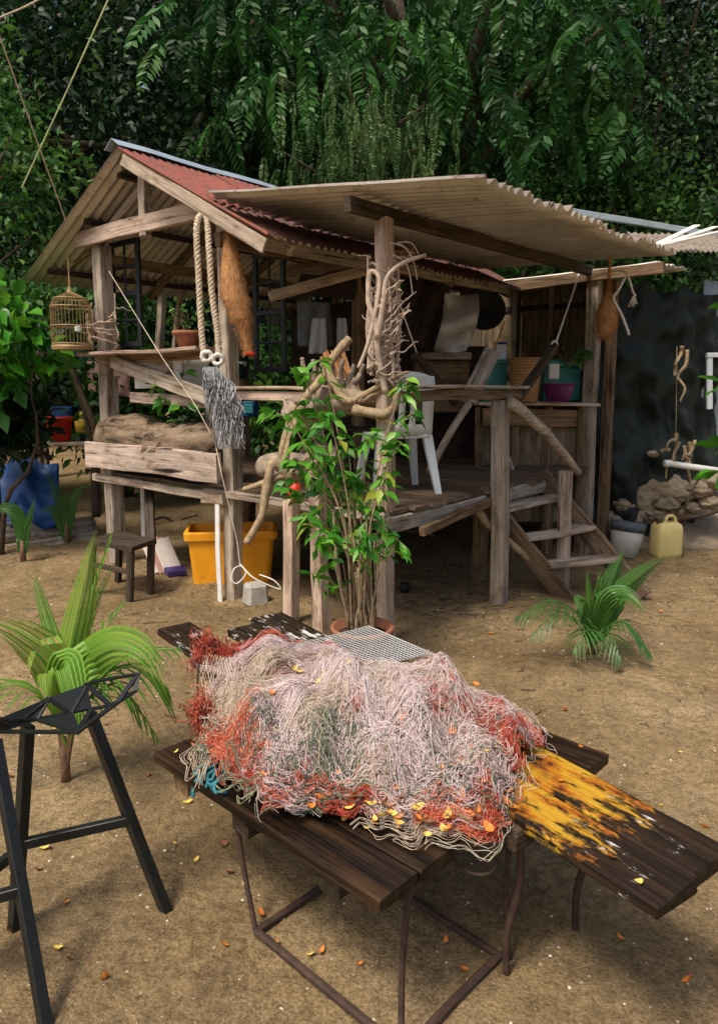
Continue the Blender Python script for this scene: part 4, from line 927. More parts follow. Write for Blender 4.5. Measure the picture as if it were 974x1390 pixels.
# table at the back with bowls
t = thing('table', 'rough wooden side table at the back of the porch', 'table', Hc(.3, 3.55, 0))
beam('tabletop', P(640, 547, 6.9), P(800, 549, 7.1), .42, .03, GW, t, V((0, 1, 0))); beam('front_board', P(655, 566, 6.75), P(795, 568, 6.95), .02, .16, BW, t, V((0, 1, 0)))
for u in (650, 700, 745, 790): beam('leg', V((P(u, 560, 6.9).x, 6.9, 0)), P(u, 550, 6.9)-V((0, 0, .02)), .06, .05, BW, t)
for u in (672, 722, 768): beam('lower_board', V((P(u, 560, 7.0).x, 7.0, .3)), P(u, 562, 7.0), .30, .015, M['wall_board'], t, V((1, 0, 0)))
c = P(711, 545, 6.75); t = thing('basket', 'tall orange-brown wicker basket on the back table', 'basket', c)
build(MB().lathe(c, [(.115, 0), (.135, .20), (.155, .40), (.145, .40), (.11, .02), (0, .02)], 30), 'body', M['wicker'], t, True)
mb = MB()
for z in np.linspace(.01, .39, 15):
    r_ = .117+.04*z/.4; mb.tube([c+V(((r_+.004*(k % 2))*math.cos(a), (r_+.004*(k % 2))*math.sin(a), z)) for k, a in enumerate(np.linspace(0, 2*math.pi, 33))], .007, 5)
build(mb, 'weave', M['cane'], t)
c = P(757, 545, 6.75); t = thing('bowl', 'dark purple plastic basin on the back table right of the wicker basket', 'basin', c)
build(MB().lathe(c, [(.10, 0), (.135, .12), (.155, .17), (.165, .17), (.14, .15), (.10, .02), (0, .02)], 30), 'basin', M['purple'], t, True)
def boxy(name, label, cat, u0, u1, v0, v1, Y, depth, mat, lid=None):
    a_, b_ = P(u0, v1, Y), P(u1, v0, Y); t = thing(name, label, cat, V(((a_.x+b_.x)/2, Y, a_.z))); h = b_.z-a_.z; w_ = b_.x-a_.x
    mb = MB(); mb.box((a_.x+w_/2, Y+depth/2, a_.z+h*.43), (w_*.94, depth*.94, h*.86)); o = build(mb, 'body', M[mat], t); o.modifiers.new('b', 'BEVEL').width = .008
    mb = MB(); mb.box((a_.x+w_/2, Y+depth/2, a_.z+h*.94), (w_, depth, h*.12)); o = build(mb, 'lid', M[lid or mat], t); o.modifiers.new('b', 'BEVEL').width = .006
boxy('storage_box', 'teal plastic box on the back table left of the wicker basket', 'box', 655, 690, 488, 546, 6.95, .25, 'teal_box')
boxy('storage_box', 'teal plastic box on the back table behind the purple basin', 'box', 735, 790, 492, 544, 7.15, .25, 'teal_box')
boxy('carton', 'small pale blue carton on top of the left teal box', 'carton', 672, 688, 464, 488, 7.0, .1, 'cloth_white', 'cloth_blue')
boxy('carton', 'white carton standing behind the dark pole on the back table', 'carton', 744, 760, 490, 515, 6.8, .08, 'paper_white', 'cloth_teal')
boxy('cool_box', 'dark blue cool box on the hut floor behind the rail', 'box', 316, 346, 540, 566, 5.9, .25, 'cloth_blue', 'wok')
boxy('carton', 'pale blue carton on the dark blue cool box', 'carton', 330, 344, 545, 562, 5.85, .04, 'cloth_teal', 'cloth_teal')
boxy('cabinet', 'low wooden cupboard in the shade under the porch back wall', 'cabinet', 560, 640, 478, 560, 7.1, .35, 'brown_wood', 'grey_wood')
sprig('bushy potted plant in front of the back table', P(770, 500, 6.9), 30, .12, 'leaf_mid', .14, .22)
# paddle
t = thing('paddle', 'long wooden oar leaning across the porch opening', 'oar', P(590, 640, 5.6)); beam('blade', P(635, 545, 5.9), P(668, 476, 6.2), .14, .03, GW, t, V((1, .2, .3)), .003)
beam('shaft', P(582, 640, 5.5), P(636, 548, 5.9), .055, .035, GW, t); beam('grip', P(668, 478, 6.2), P(684, 436, 6.35), .018, .018, M['cane'], t)
o = beam('pole', P(700, 545, 5.7), P(752, 470, 6.2), .07, .05, M['dark_wood'], None, None, .002); tag(o, 'short black pole slanting from the right handrail up to the rope knot', 'pole')
o = beam('pole', P(564, 482, 5.4), P(618, 548, 5.7), .05, .05, M['dark_wood'], None, None, .002); tag(o, 'black pole slanting down behind the white chair', 'pole')
# hanging clothes
def cloth(name, label, cat, quad, Y, mat, wave=.03):
    t = thing(name, label, cat, P(quad[0][0], quad[2][1], Y)); mb = MB(); n = 12; vs = []
    for i in range(n+1):
        for j in range(n+1):
            f, g = i/n, j/n; u = (quad[0][0]*(1-f)+quad[1][0]*f)*(1-g)+(quad[3][0]*(1-f)+quad[2][0]*f)*g; v = (quad[0][1]*(1-f)+quad[1][1]*f)*(1-g)+(quad[3][1]*(1-f)+quad[2][1]*f)*g
            vs.append(P(u, v, Y+wave*math.sin(f*13+g*2)*(.4+g)))
    mb.add(vs, [(i*(n+1)+j, i*(n+1)+j+1, (i+1)*(n+1)+j+1, (i+1)*(n+1)+j) for i in range(n) for j in range(n)]); o = build(mb, 'cloth', M[mat], t, True); o.modifiers.new('s', 'SOLIDIFY').thickness = .004
    return t
cloth('shirt', 'pale grey shirt hanging in the dark hut, left of two', 'shirt', [(424, 432), (442, 432), (444, 480), (418, 480)], 6.4, 'cloth_white')
cloth('shirt', 'pale grey shirt hanging in the dark hut, right of two', 'shirt', [(458, 432), (470, 432), (474, 476), (456, 478)], 6.5, 'cloth_white')
M['grey_stripe'] = plain('grey_stripe', (.16, .18, .19), .8, .3, 10)
cloth('towel', 'dark grey striped cloth hanging behind the pale shirts', 'cloth', [(403, 408), (448, 410), (452, 470), (404, 470)], 6.8, 'grey_stripe')
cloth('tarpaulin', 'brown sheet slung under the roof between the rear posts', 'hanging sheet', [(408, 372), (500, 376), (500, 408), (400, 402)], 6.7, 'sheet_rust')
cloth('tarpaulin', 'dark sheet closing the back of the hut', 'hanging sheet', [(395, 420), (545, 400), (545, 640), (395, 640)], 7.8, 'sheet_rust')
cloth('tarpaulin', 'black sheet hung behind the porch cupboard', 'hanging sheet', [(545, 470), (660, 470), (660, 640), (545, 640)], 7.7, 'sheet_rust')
# right: dark shade netting with folds
t = thing('shade_netting', 'dark green-black netting hung in folds right of the hut', 'netting', P(860, 690, 7.6)); mb = MB(); vs = []; nx, nz = 60, 50
a0, a1 = P(790, 690, 7.15), P(962, 690, 8.0)
for i in range(nx+1):
    for j in range(nz+1):
        f, g = i/nx, j/nz; p = a0.lerp(a1, f); z = .05+g*(2.62-.10*abs(math.sin(f*9))); y_ = .07*math.sin(f*26+g*3+3*noise.noise(V((f*3, g*3, 4))))*(1.1-g*.5)+.14*noise.noise(V((f*5, g*5, 1)))+.10*noise.noise(V((f*9+g*5, g*16, 1)))+.04*noise.noise(V((f*22, g*30, 1)))
        vs.append(V((p.x, p.y-y_-(1-g)*.22*math.sin(f*3.0), z)))
mb.add(vs, [(i*(nz+1)+j, (i+1)*(nz+1)+j, (i+1)*(nz+1)+j+1, i*(nz+1)+j+1) for i in range(nx) for j in range(nz)]); o = build(mb, 'netting', M['shade_net'], t, True)
# neighbouring shed
sh = thing('shed', 'blue-grey corrugated shed at the right edge of the picture', 'shed', (4.4, 8.3, 0))
corr('wall', V((3.72, 8.0, -.05)), V((3.72, 8.0, 2.75)), V((5.9, 8.7, 2.75)), V((5.9, 8.7, -.05)), sh, M['zinc_blue'], M['zinc_blue'])
wf = beam('window_frame', P(962, 555, 7.85), P(962, 480, 7.85), .06, .04, M['white_plastic'], sh, V((1, 0, 0)), .001); beam('frame_rail', P(958, 482, 7.84), P(1000, 482, 7.84), .04, .05, M['white_plastic'], wf, None, .001)
corr('roof_sheet', P(884, 342, 7.3), P(850, 316, 8.4), P(1040, 320, 9.0), P(1040, 342, 8.0), sh, M['zinc_top'], M['zinc_under'], rag=.1, sag=0)
beam('gutter', P(700, 275, 8.3), P(985, 322, 8.9), .05, .07, M['zinc_blue'], sh, None, .002)
for k in range(3):
    o = beam('roof_board', P(880+k*14, 336-k*3, 7.0), P(945+k*25, 306+k*2, 7.6), .07, .015, M['zinc_white'], sh, V((1, -.5, 0)), .002)
# pvc pipe, hanging sticks
t = thing('pipe', 'white plastic pipe sticking out from the right over the rubble', 'pipe', P(940, 634, 6.9)); mb = MB(); mb.tube([P(905, 629, 6.9), P(990, 641, 6.8)], .030, 14); build(mb, 'tube', M['pvc'], t, True)
build(MB().lathe(P(905, 629, 6.9), [(.034, -.03), (.034, .03)], 14, axis=Matrix.Rotation(R(90), 3, 'Y')), 'socket', M['pvc'], t)
t = thing('hanging_driftwood', 'string of driftwood sticks hanging in front of the dark netting', 'driftwood', P(910, 640, 7.0)); mb = MB()
mb.tube([P(918, 470, 7.1), P(916, 640, 6.95)], .004, 4)
for a_, b_ in (((925, 470), (915, 510)), ((932, 475), (922, 545)), ((917, 588), (904, 612)), ((904, 612), (898, 612)), ((921, 600), (903, 650)), ((928, 605), (934, 650)), ((942, 598), (925, 625)), ((935, 600), (936, 660))):
    limb(mb, wander(P(*a_, 7.0), P(*b_, 6.95), 4, .04), .020, .010)
build(mb, 'sticks', M['lichen_branch'], t, True)
# rubble
def rock(label, c, s, mat='rock', group='rubble stones by the netting', seed=0):
    bm_v = []; S = 30; n = 20; c = V(c); mb = MB()
    for i in range(n+1):
        ph = math.pi*i/n
        for k in range(S):
            a = 2*math.pi*k/S; d_ = V((math.sin(ph)*math.cos(a), math.sin(ph)*math.sin(a), math.cos(ph))); q = 1+.38*noise.noise(d_*1.7+V((seed, 0, 0)))+.22*noise.noise(d_*4.3+V((seed, 0, 0)))+.12*noise.noise(d_*11+V((seed, 0, 0)))
            bm_v.append(c+V((d_.x*s[0]*q, d_.y*s[1]*q, d_.z*s[2]*q)))
    mb.add(bm_v, [(i*S+k, (i+1)*S+k, (i+1)*S+(k+1) % S, i*S+(k+1) % S) for i in range(n) for k in range(S)])
    o = build(mb, 'rock', M[mat], None, True); tag(o, label, 'rock', group)
rock('broad flat slab of pale rubble under the hanging sticks', P(905, 668, 7.5), (.48, .26, .15), seed=1); rock('long sloping grey slab against the foot of the netting', P(858, 668, 7.5), (.46, .18, .10), seed=2)
rock('big mound of crusted sand and stone behind the white bucket', P(880, 690, 7.5), (.46, .24, .16), seed=3); rock('low lump of crusted stone left of the white bucket', P(826, 712, 7.3), (.15, .13, .13), seed=4)
for k, (u, v_, s) in enumerate(((905, 690, .12), (918, 700, .07), (938, 695, .09), (948, 670, .13), (962, 688, .12), (925, 678, .10), (970, 660, .14), (890, 705, .10), (860, 712, .09), (982, 690, .12), (885, 622, .05), (845, 690, .10))):
    rock('loose pale stone in the rubble bank below the white pipe', P(u, v_-6, 7.25), (s, s*.8, s*.62), seed=10+k)
vs = []
for i in range(41):
    for j in range(15):
        x = 2.15+3.2*i/40; y = 7.02+1.25*j/14+.03*i/4; h = .34*math.sin(math.pi*min(1, j/14*.62))*min(1, i/9)*(1+.35*noise.noise(V((x*3, y*3, 2)))+.2*noise.noise(V((x*9, y*9, 2)))); vs.append((x, y, h-.03))
o = link('sand_bank', vs, [(i*15+j, (i+1)*15+j, (i+1)*15+j+1, i*15+j+1) for i in range(40) for j in range(14)], M['rock'], None, True); tag(o, kind='structure')
mb = MB(); limb(mb, wander(P(880, 728, 7.2), P(985, 690, 6.9), 8, .06), .03, .018); limb(mb, wander(P(900, 712, 6.9), P(960, 640, 6.6), 6, .06), .014, .008)
o = build(mb, 'fallen_branch', M['bark'], None, True); tag(o, 'dark fallen branch along the foot of the rubble', 'branch')
# bucket and jerrycan
c = G(846, 752); t = thing('bucket', 'whitish cement-caked bucket with a dark band standing in the sand', 'bucket', c); ax = Matrix.Rotation(R(-6), 3, 'X') @ Matrix.Rotation(R(8), 3, 'Y')
build(MB().lathe(c, [(.125, -.02), (.165, .30), (.15, .30), (.11, .02), (0, .02)], 26, axis=ax), 'body', M['bucket'], t, True); build(MB().lathe(c, [(.156, .225), (.160, .225), (.172, .32), (.148, .315), (.15, .28)], 26, axis=ax), 'rim', M['bucket_rim'], t, True)
c = G(902, 755); t = thing('jerrycan', 'dirty yellow plastic jerrycan in the sand right of the bucket', 'jerrycan', c); mb = MB(); rz = Matrix.Rotation(R(15), 3, 'Z')
def rrect(l, w_, z, r, n=4):
    out = []
    for sx, sy, a0 in ((1, 1, 0), (-1, 1, 90), (-1, -1, 180), (1, -1, 270)):
        for k in range(n): a = R(a0+90*k/(n-1)); out.append(c+rz @ V((sx*(l/2-r)+r*math.cos(a), sy*(w_/2-r)+r*math.sin(a), z)))
    return out
rings = [rrect(.25, .17, -.02, .04), rrect(.27, .19, .04, .045), rrect(.27, .19, .26, .045), rrect(.25, .17, .31, .04), rrect(.19, .12, .335, .03)]; n = 16
mb.add([p for r in rings for p in r], [(i*n+k, i*n+(k+1) % n, (i+1)*n+(k+1) % n, (i+1)*n+k) for i in range(4) for k in range(n)]+[tuple(reversed(range(n))), tuple(4*n+k for k in range(n))]); build(mb, 'body', M['jerry'], t, True)
mb = MB(); mb.tube(path([c+rz @ V((-.02, 0, .32)), c+rz @ V((.0, 0, .385)), c+rz @ V((.07, 0, .385)), c+rz @ V((.10, 0, .32))], 5), .016, 8); build(mb, 'handle', M['jerry'], t, True)
build(MB().lathe(c+rz @ V((-.085, 0, .325)), [(.03, 0), (.03, .035), (0, .036)], 14), 'cap', M['rust_iron'], t, True)
o = build(MB().lathe(G(549, 806)+V((0, .02, .045)), [(.0, -.045), (.03, -.035), (.046, 0), (.03, .035), (.0, .045)], 14), 'coconut_shell', M['wok'], None, True); tag(o, 'small black round shell on the sand by the central post', 'shell')
# ---------------------------------------------------------------- left background
bt = thing('tarpaulin', 'bright blue tarpaulin cover at the left edge', 'tarpaulin', P(20, 715, 8.2)); mb = MB(); vs = []
for i in range(25):
    for j in range(13):
        f, g = i/24, j/12; u = -60+140*f; v_ = 628+10*math.sin(f*7)+6*math.sin(f*17)+(100-14*f)*g; vs.append(P(u, v_, 8.1-.35*math.sin(g*1.5)+.05*noise.noise(V((f*8, g*6, 0)))*2))
mb.add(vs, [(i*13+j, i*13+j+1, (i+1)*13+j+1, (i+1)*13+j) for i in range(24) for j in range(12)]); o = build(mb, 'cover', M['cloth_blue'], bt, True); o.modifiers.new('s', 'SOLIDIFY').thickness = .01
for k in range(3): beam('stake', V((P(-40+k*50, 640, 8.3).x, 8.4, 0)), V((P(-40+k*50, 640, 8.3).x, 8.4, .9)), .05, .05, BW, bt)
c = P(82, 598, 9.0); t = thing('bucket', 'red plastic bucket on a stand at the left behind the hut', 'bucket', c); build(MB().lathe(c, [(.12, 0), (.16, .26), (.185, .26), (.185, .30), (.15, .30), (.11, .02), (0, .02)], 22), 'body', M['red_plastic'], t, True); build(MB().tube([c+V((.17*math.cos(a), 0, .28+.12*math.sin(a))) for a in np.linspace(0, math.pi, 9)], .006, 5), 'handle', M['wok'], t)
t = thing('stand', 'crude timber stand under the red bucket', 'stand', (c.x, c.y, 0)); beam('top', c+V((-.3, 0, -.03)), c+V((.5, 0, -.03)), .4, .04, M['grey_wood'], t, V((0, 1, 0)))
for dx in (-.25, .45): beam('leg', V((c.x+dx, c.y, 0)), V((c.x+dx, c.y, c.z-.04)), .06, .06, BW, t)
c2 = P(113, 578, 9.0); t = thing('bottle', 'small yellow container right of the red bucket', 'container', c2); build(MB().lathe(c2-V((0, 0, .08)), [(.09, 0), (.10, .16), (.04, .22), (.04, .26), (0, .26)], 18), 'body', M['yellow_plastic'], t, True)
boxy('crate', 'blue crate stacked above the red bucket', 'crate', 70, 97, 552, 572, 9.0, .25, 'cloth_blue', 'cloth_blue')
cloth('laundry', 'white cloth hanging behind the birdcage, left of two', 'laundry', [(42, 405), (62, 405), (60, 470), (38, 468)], 9.5, 'cloth_white')
cloth('laundry', 'white cloth hanging behind the birdcage, right of two', 'laundry', [(72, 402), (92, 402), (94, 462), (70, 462)], 9.5, 'cloth_white')
cloth('laundry', 'blue cloth hanging low behind the birdcage', 'laundry', [(62, 462), (126, 466), (126, 492), (66, 505)], 9.3, 'cloth_teal')
cloth('laundry', 'rust red cloth hanging beyond the left corner post', 'laundry', [(118, 490), (178, 494), (176, 540), (120, 530)], 9.0, 'paper_pink')
for k, (c00, c10) in enumerate(((P(-40, 712, 7.6), P(130, 700, 8.0)), (P(-30, 745, 7.2), P(135, 720, 7.6)))):
    o = corr('corrugated_strip', c00, c10, c10+V((.05, -.15, -.32)), c00+V((.05, -.15, -.32)), None, M['zinc_top'], M['zinc_under']); tag(o, ['rusty corrugated strip edging the sand at left, upper one', 'rusty corrugated strip edging the sand at left, lower one'][k], 'corrugated strip')
t = thing('fence', 'low corrugated fence in the shade beneath the hut', 'fence', Hc(-2.2, 3.9, 0)); corr('panel', Hc(-3.6, 3.9, -.05), Hc(-1.2, 3.9, -.05), Hc(-1.2, 3.9, .62), Hc(-3.6, 3.9, .62), t, M['zinc_top'], M['zinc_under'])
# bush with broad leaves
t = thing('bush', 'broad-leaved green bush at the left edge beside the hut', 'bush', (-3.4, 6.9, 0)); mb = MB()
for k in range(4): mb.tube(wander((-3.6+random.uniform(-.15, .15), 6.9, -.05), (-3.45+random.uniform(-.7, .55), 6.7+random.uniform(-.3, .3), random.uniform(1.2, 2.4)), 8, .15), [.03-.003*i for i in range(9)], 6)
build(mb, 'stems', M['bark'], t, True)
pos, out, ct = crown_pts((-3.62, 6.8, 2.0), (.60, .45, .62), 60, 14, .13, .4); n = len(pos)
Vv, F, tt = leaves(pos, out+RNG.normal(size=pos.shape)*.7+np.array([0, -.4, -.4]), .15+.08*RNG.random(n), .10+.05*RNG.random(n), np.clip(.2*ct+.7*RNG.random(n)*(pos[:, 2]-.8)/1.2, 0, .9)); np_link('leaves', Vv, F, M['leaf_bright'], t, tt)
t = thing('bush', 'dark leafy undergrowth bush below the broad-leaved one', 'bush', (-3.9, 7.6, 0)); pos, out, ct = crown_pts((-3.85, 7.4, 1.25), (.6, .4, .30), 50, 22, .13, .3); n = len(pos)
Vv, F, tt = leaves(pos, out+RNG.normal(size=pos.shape)*.8, .10+.06*RNG.random(n), .07+.03*RNG.random(n), ct*.7+RNG.random(n)*.3); np_link('leaves', Vv, F, M['leaf_dark'], t, tt); build(MB().tube([(-3.75, 7.4, -.05), (-3.75, 7.4, .9)], .04, 6), 'stem', M['bark'], t)
t = thing('tree', 'thin leaning sapling behind the birdcage', 'sapling', (-3.0, 7.9, 0)); mb = MB(); limb(mb, [P(128, 640, 7.8)-V((0, 0, .5)), P(125, 600, 7.8), P(105, 520, 7.7), P(75, 460, 7.7), P(50, 415, 7.7)], .05, .025)
limb(mb, [P(105, 520, 7.7), P(125, 570, 7.7), P(132, 600, 7.7)], .03, .04); build(mb, 'trunk', M['bark'], t, True)
pos = np.array([list(P(random.gauss(70, 38), random.gauss(400, 22), 7.7+random.uniform(-.3, .3))) for _ in range(420)]); Vv, F, tt = leaves(pos, RNG.normal(size=pos.shape)+np.array([0, 0, -.6]), .09+.05*RNG.random(420), .05+.03*RNG.random(420), RNG.random(420)); np_link('crown', Vv, F, M['leaf_mid'], t, tt)
# undergrowth behind the hut
for k, (x, y, r_, lab) in enumerate(((-2.9, 9.6, .9, 'dark shrub seen through the left side of the hut'), (-.9, 10.2, .9, 'dark shrub seen under the rear roof of the hut'), (-5.2, 10.4, 1.3, 'dark shrub behind the blue tarpaulin'), (6.3, 9.6, .9, 'dark shrub behind the blue-grey shed'))):
    t = thing('bush', lab, 'bush', (x, y, 0)); pos, out, ct = crown_pts((x, y, 1.5), (r_, .6, 1.4), 80, 34, .22, .3); n = len(pos)
    Vv, F, tt = leaves(pos, out+RNG.normal(size=pos.shape)*.8, .10+.07*RNG.random(n), .06+.03*RNG.random(n), ct*.6+RNG.random(n)*.4); np_link('leaves', Vv, F, M['leaf_mid' if k in (0, 1) else 'leaf_dark'], t, tt); build(MB().tube([(x, y, -.05), (x, y, 1.4)], .05, 6), 'stem', M['bark'], t)
# overhead lines
for a_, b_, m_, lab, r_ in ((P(156, -20, 5.2), P(30, 255, 6.0), 'green_line', 'pale green line slanting down at upper left from the middle', .006), (P(-5, 35, 5.0), P(90, 300, 6.0), 'rope', 'grey line slanting down at upper left from the edge', .005), (P(-10, 28, 5.5), P(75, -12, 5.5), 'rope', 'grey line crossing the top left corner', .006)):
    t = thing('line', lab, 'line', b_); build(MB().tube([a_, a_.lerp(b_, .5)-V((0, 0, .01)), b_], r_, 5), 'cord', M[m_], t)
# ---------------------------------------------------------------- palms and seedlings
def blade(A, pts, w, fold=.25, split=.6, n=26, tint=.5, pleat=14):
    """pleated juvenile palm leaf along a curved midrib"""
    pp = path([V(p) for p in pts], max(3, n//(len(pts)-1))); n = len(pp); vs = []; prev = None; K = pleat
    side0 = None; tv = []
    for i, p in enumerate(pp):
        f = i/(n-1); d = (pp[min(i+1, n-1)]-pp[max(i-1, 0)]).normalized(); s = d.cross(V((.1, -1, .45)))
        s.normalize()
        if side0 is not None and s.dot(side0) < 0: s = -s
        side0 = s; up = s.cross(d)
        if up.z < 0: up = -up
        ww = w*(math.sin(math.pi*min(1, f*.88+.06))**.8)*(1-.25*f)
        for k in range(-K//2, K//2+1):
            g = k/(K/2); rip = .55*ww/K*(abs(k) % 2)
            jag = .05*w*noise.noise(V((k*3.1, p.x*9, 1)))*f
            vs.append(p+s*g*ww*.5-up*abs(g)*ww*fold*.5+up*rip+d*(-(abs(g)**1.5)*ww*.55*f+jag)); tv.append(min(1, max(0, tint+.12*((abs(k) % 2)*2-1)+.18*noise.noise(V((k*.8, f*2, p.x*5))))))
    m = K+1; vv = []; fs = []; tv2 = []
    for k in range(K):
        b0 = len(vv); end = n-1-int(n*(.02+.16*abs((k-K/2+.5)/(K/2))**1.2)*random.uniform(.4, 1.2)); brown = random.random() < .35
        for i in range(end+1):
            f = i/(n-1); a_, c_ = V(vs[i*m+k]), V(vs[i*m+k+1]); mid = (a_+c_)/2; sh = 1-split*max(0, (f-.35)/.65)**1.3
            if i > end-4: sh *= max(.06, (end-i)/4)
            sag = V((0, 0, -.05*w*max(0, f-.5)*(k % 3))); a_, c_ = mid+(a_-mid)*sh+sag, mid+(c_-mid)*sh+sag
            vv += [a_, c_]; q = tv[i*m+k]; q = min(1, q+.6*max(0, (i-end*.86)/(end*.14))) if brown else q; tv2 += [q, q]
        fs += [(b0+2*i, b0+2*i+1, b0+2*i+3, b0+2*i+2) for i in range(end)]
    vs, tv = vv, tv2
    b = len(A.v); A.v += [tuple(x) for x in vs]; A.f += [tuple(q+b for q in ff) for ff in fs]; A.m += [0]*len(fs); A.t += tv
def pinnate(A, pts, ll, lw, pairs=18, tint=.4, r=.006, ang=.9, droop=.35):
    pp = path([V(p) for p in pts], 8); A.tube(pp, [r*(1-.7*i/len(pp)) for i in range(len(pp))], 5, 0, .7); n = len(pp)
    for q in range(pairs):
        f = .22+.78*q/(pairs-1); x = f*(n-1); i = min(int(x), n-2); p = pp[i].lerp(pp[i+1], x-i); d = (pp[i+1]-pp[i]).normalized(); s = d.cross(V((0, 0, 1)))
        if s.length < .2: s = V((1, 0, 0))
        s.normalize()
        L_ = ll*math.sin(math.pi*(.2+.75*f))*random.uniform(.85, 1.1)
        for sg in (-1, 1):
            dd = (d*(.6+.6*f)+s*sg*ang+V((0, 0, .05))).normalized(); vs = []; M_ = 6
            for k in range(M_+1):
                g = k/M_; c_ = p+dd*L_*g-V((0, 0, 1))*L_*droop*g*g; wn = lw*math.sin(math.pi*(.12+.86*g))*.5; nn = dd.cross(V((0, 0, 1))).normalized()
                vs += [c_+nn*wn, c_-nn*wn+V((0, 0, .15*wn))]
            tt_ = min(1, max(0, tint+random.uniform(-.15, .15))); A.add(vs, [(2*k, 2*k+1, 2*k+3, 2*k+2) for k in range(M_)], 0, tt_)
def palm(label, base, blades, fronds, mat, stemr=.028, h=.22, petioles=()):
    t = thing('palm_seedling', label, 'palm', base); base = V(base); mb = MB(); mb.tube([base-V((0, 0, .04)), base+V((0, 0, h*.5)), base+V((.0, 0, h))], [stemr, stemr*.85, stemr*.5], 10, wob=.08)
    for e in petioles: mb.tube(path([base+V((0, 0, .03)), base.lerp(V(e), .5)+V((0, 0, .02)), V(e)], 4), [stemr*.5]*9, 6)
    build(mb, 'stem', M['stem_brown'], t, True)
    mb = MB()
    for a in blades: blade(mb, *a[:2], **(a[2] if len(a) > 2 else {}))
    build(mb, 'broad_leaf', M[mat], t, False, True)
    if fronds:
        mb = MB()
        for a in fronds: pinnate(mb, *a[:3], **(a[3] if len(a) > 3 else {}))
        build(mb, 'split_frond', M[mat], t, False, True)
    return t
B = G(90, 1062)
pY = B.y
palm('young coconut palm with broad ribbed leaves beside the black stool', B, [
    ([P(95, 985, pY), P(92, 900, pY), P(112, 800, pY+.02), P(132, 712, pY+.05)], .145, dict(tint=.70, fold=.7)),
    ([P(92, 985, pY), P(80, 900, pY), P(60, 830, pY+.05), P(42, 765, pY+.1)], .07, dict(tint=.45, fold=.5, pleat=8)),
    ([P(96, 985, pY), P(97, 920, pY+.05), P(118, 840, pY+.1), P(160, 755, pY+.15)], .08, dict(tint=.5, fold=.5, pleat=8)),
    ([P(98, 985, pY), P(106, 915, pY-.02), P(150, 878, pY-.1), P(196, 892, pY-.18), P(232, 960, pY-.2)], .19, dict(tint=.6, fold=.35)),
    ([P(90, 985, pY), P(72, 905, pY), P(28, 862, pY-.05), P(-25, 838, pY-.1)], .19, dict(tint=.74, fold=.35)),
    ([P(90, 985, pY), P(80, 925, pY-.1), P(90, 900, pY-.25), P(104, 960, pY-.35), P(110, 1010, pY-.36)], .13, dict(tint=.55, fold=.3)),
    ([P(92, 990, pY), P(80, 930, pY-.1), P(62, 915, pY-.2), P(66, 960, pY-.3)], .10, dict(tint=.7, fold=.3)),
], [
    ([P(94, 1010, pY), P(110, 930, pY+.1), P(140, 860, pY+.2), P(168, 820, pY+.25)], .16, .012, dict(pairs=10, tint=.2)),
    ([P(94, 1010, pY), P(125, 930, pY-.05), P(180, 905, pY-.05), P(222, 930, pY-.02)], .28, .012, dict(pairs=12, tint=.2, ang=.7, droop=.7)),
    ([P(94, 1010, pY), P(120, 950, pY+.1), P(170, 890, pY+.1), P(238, 880, pY+.1)], .24, .011, dict(pairs=13, tint=.3, ang=.7, droop=.5)),
    ([P(96, 1010, pY), P(118, 940, pY+.05), P(160, 925, pY), P(212, 1000, pY)], .18, .010, dict(pairs=12, tint=.25, ang=.6, droop=.5)),
    ([P(94, 1010, pY), P(108, 900, pY+.05), P(128, 800, pY+.1), P(150, 728, pY+.12)], .20, .013, dict(pairs=12, tint=.6, ang=.25)),
    ([P(94, 1020, pY), P(60, 950, pY-.05), P(10, 930, pY-.1), P(-40, 960, pY-.1)], .26, .013, dict(pairs=12, tint=.35, droop=.5)),
    ([P(96, 1015, pY), P(112, 960, pY), P(150, 930, pY), P(185, 955, pY)], .22, .010, dict(pairs=10, tint=.15, ang=.5, droop=.8)),
], 'palm_leaf', .020, .20, (P(80, 985, pY), P(96, 985, pY), P(100, 985, pY)))
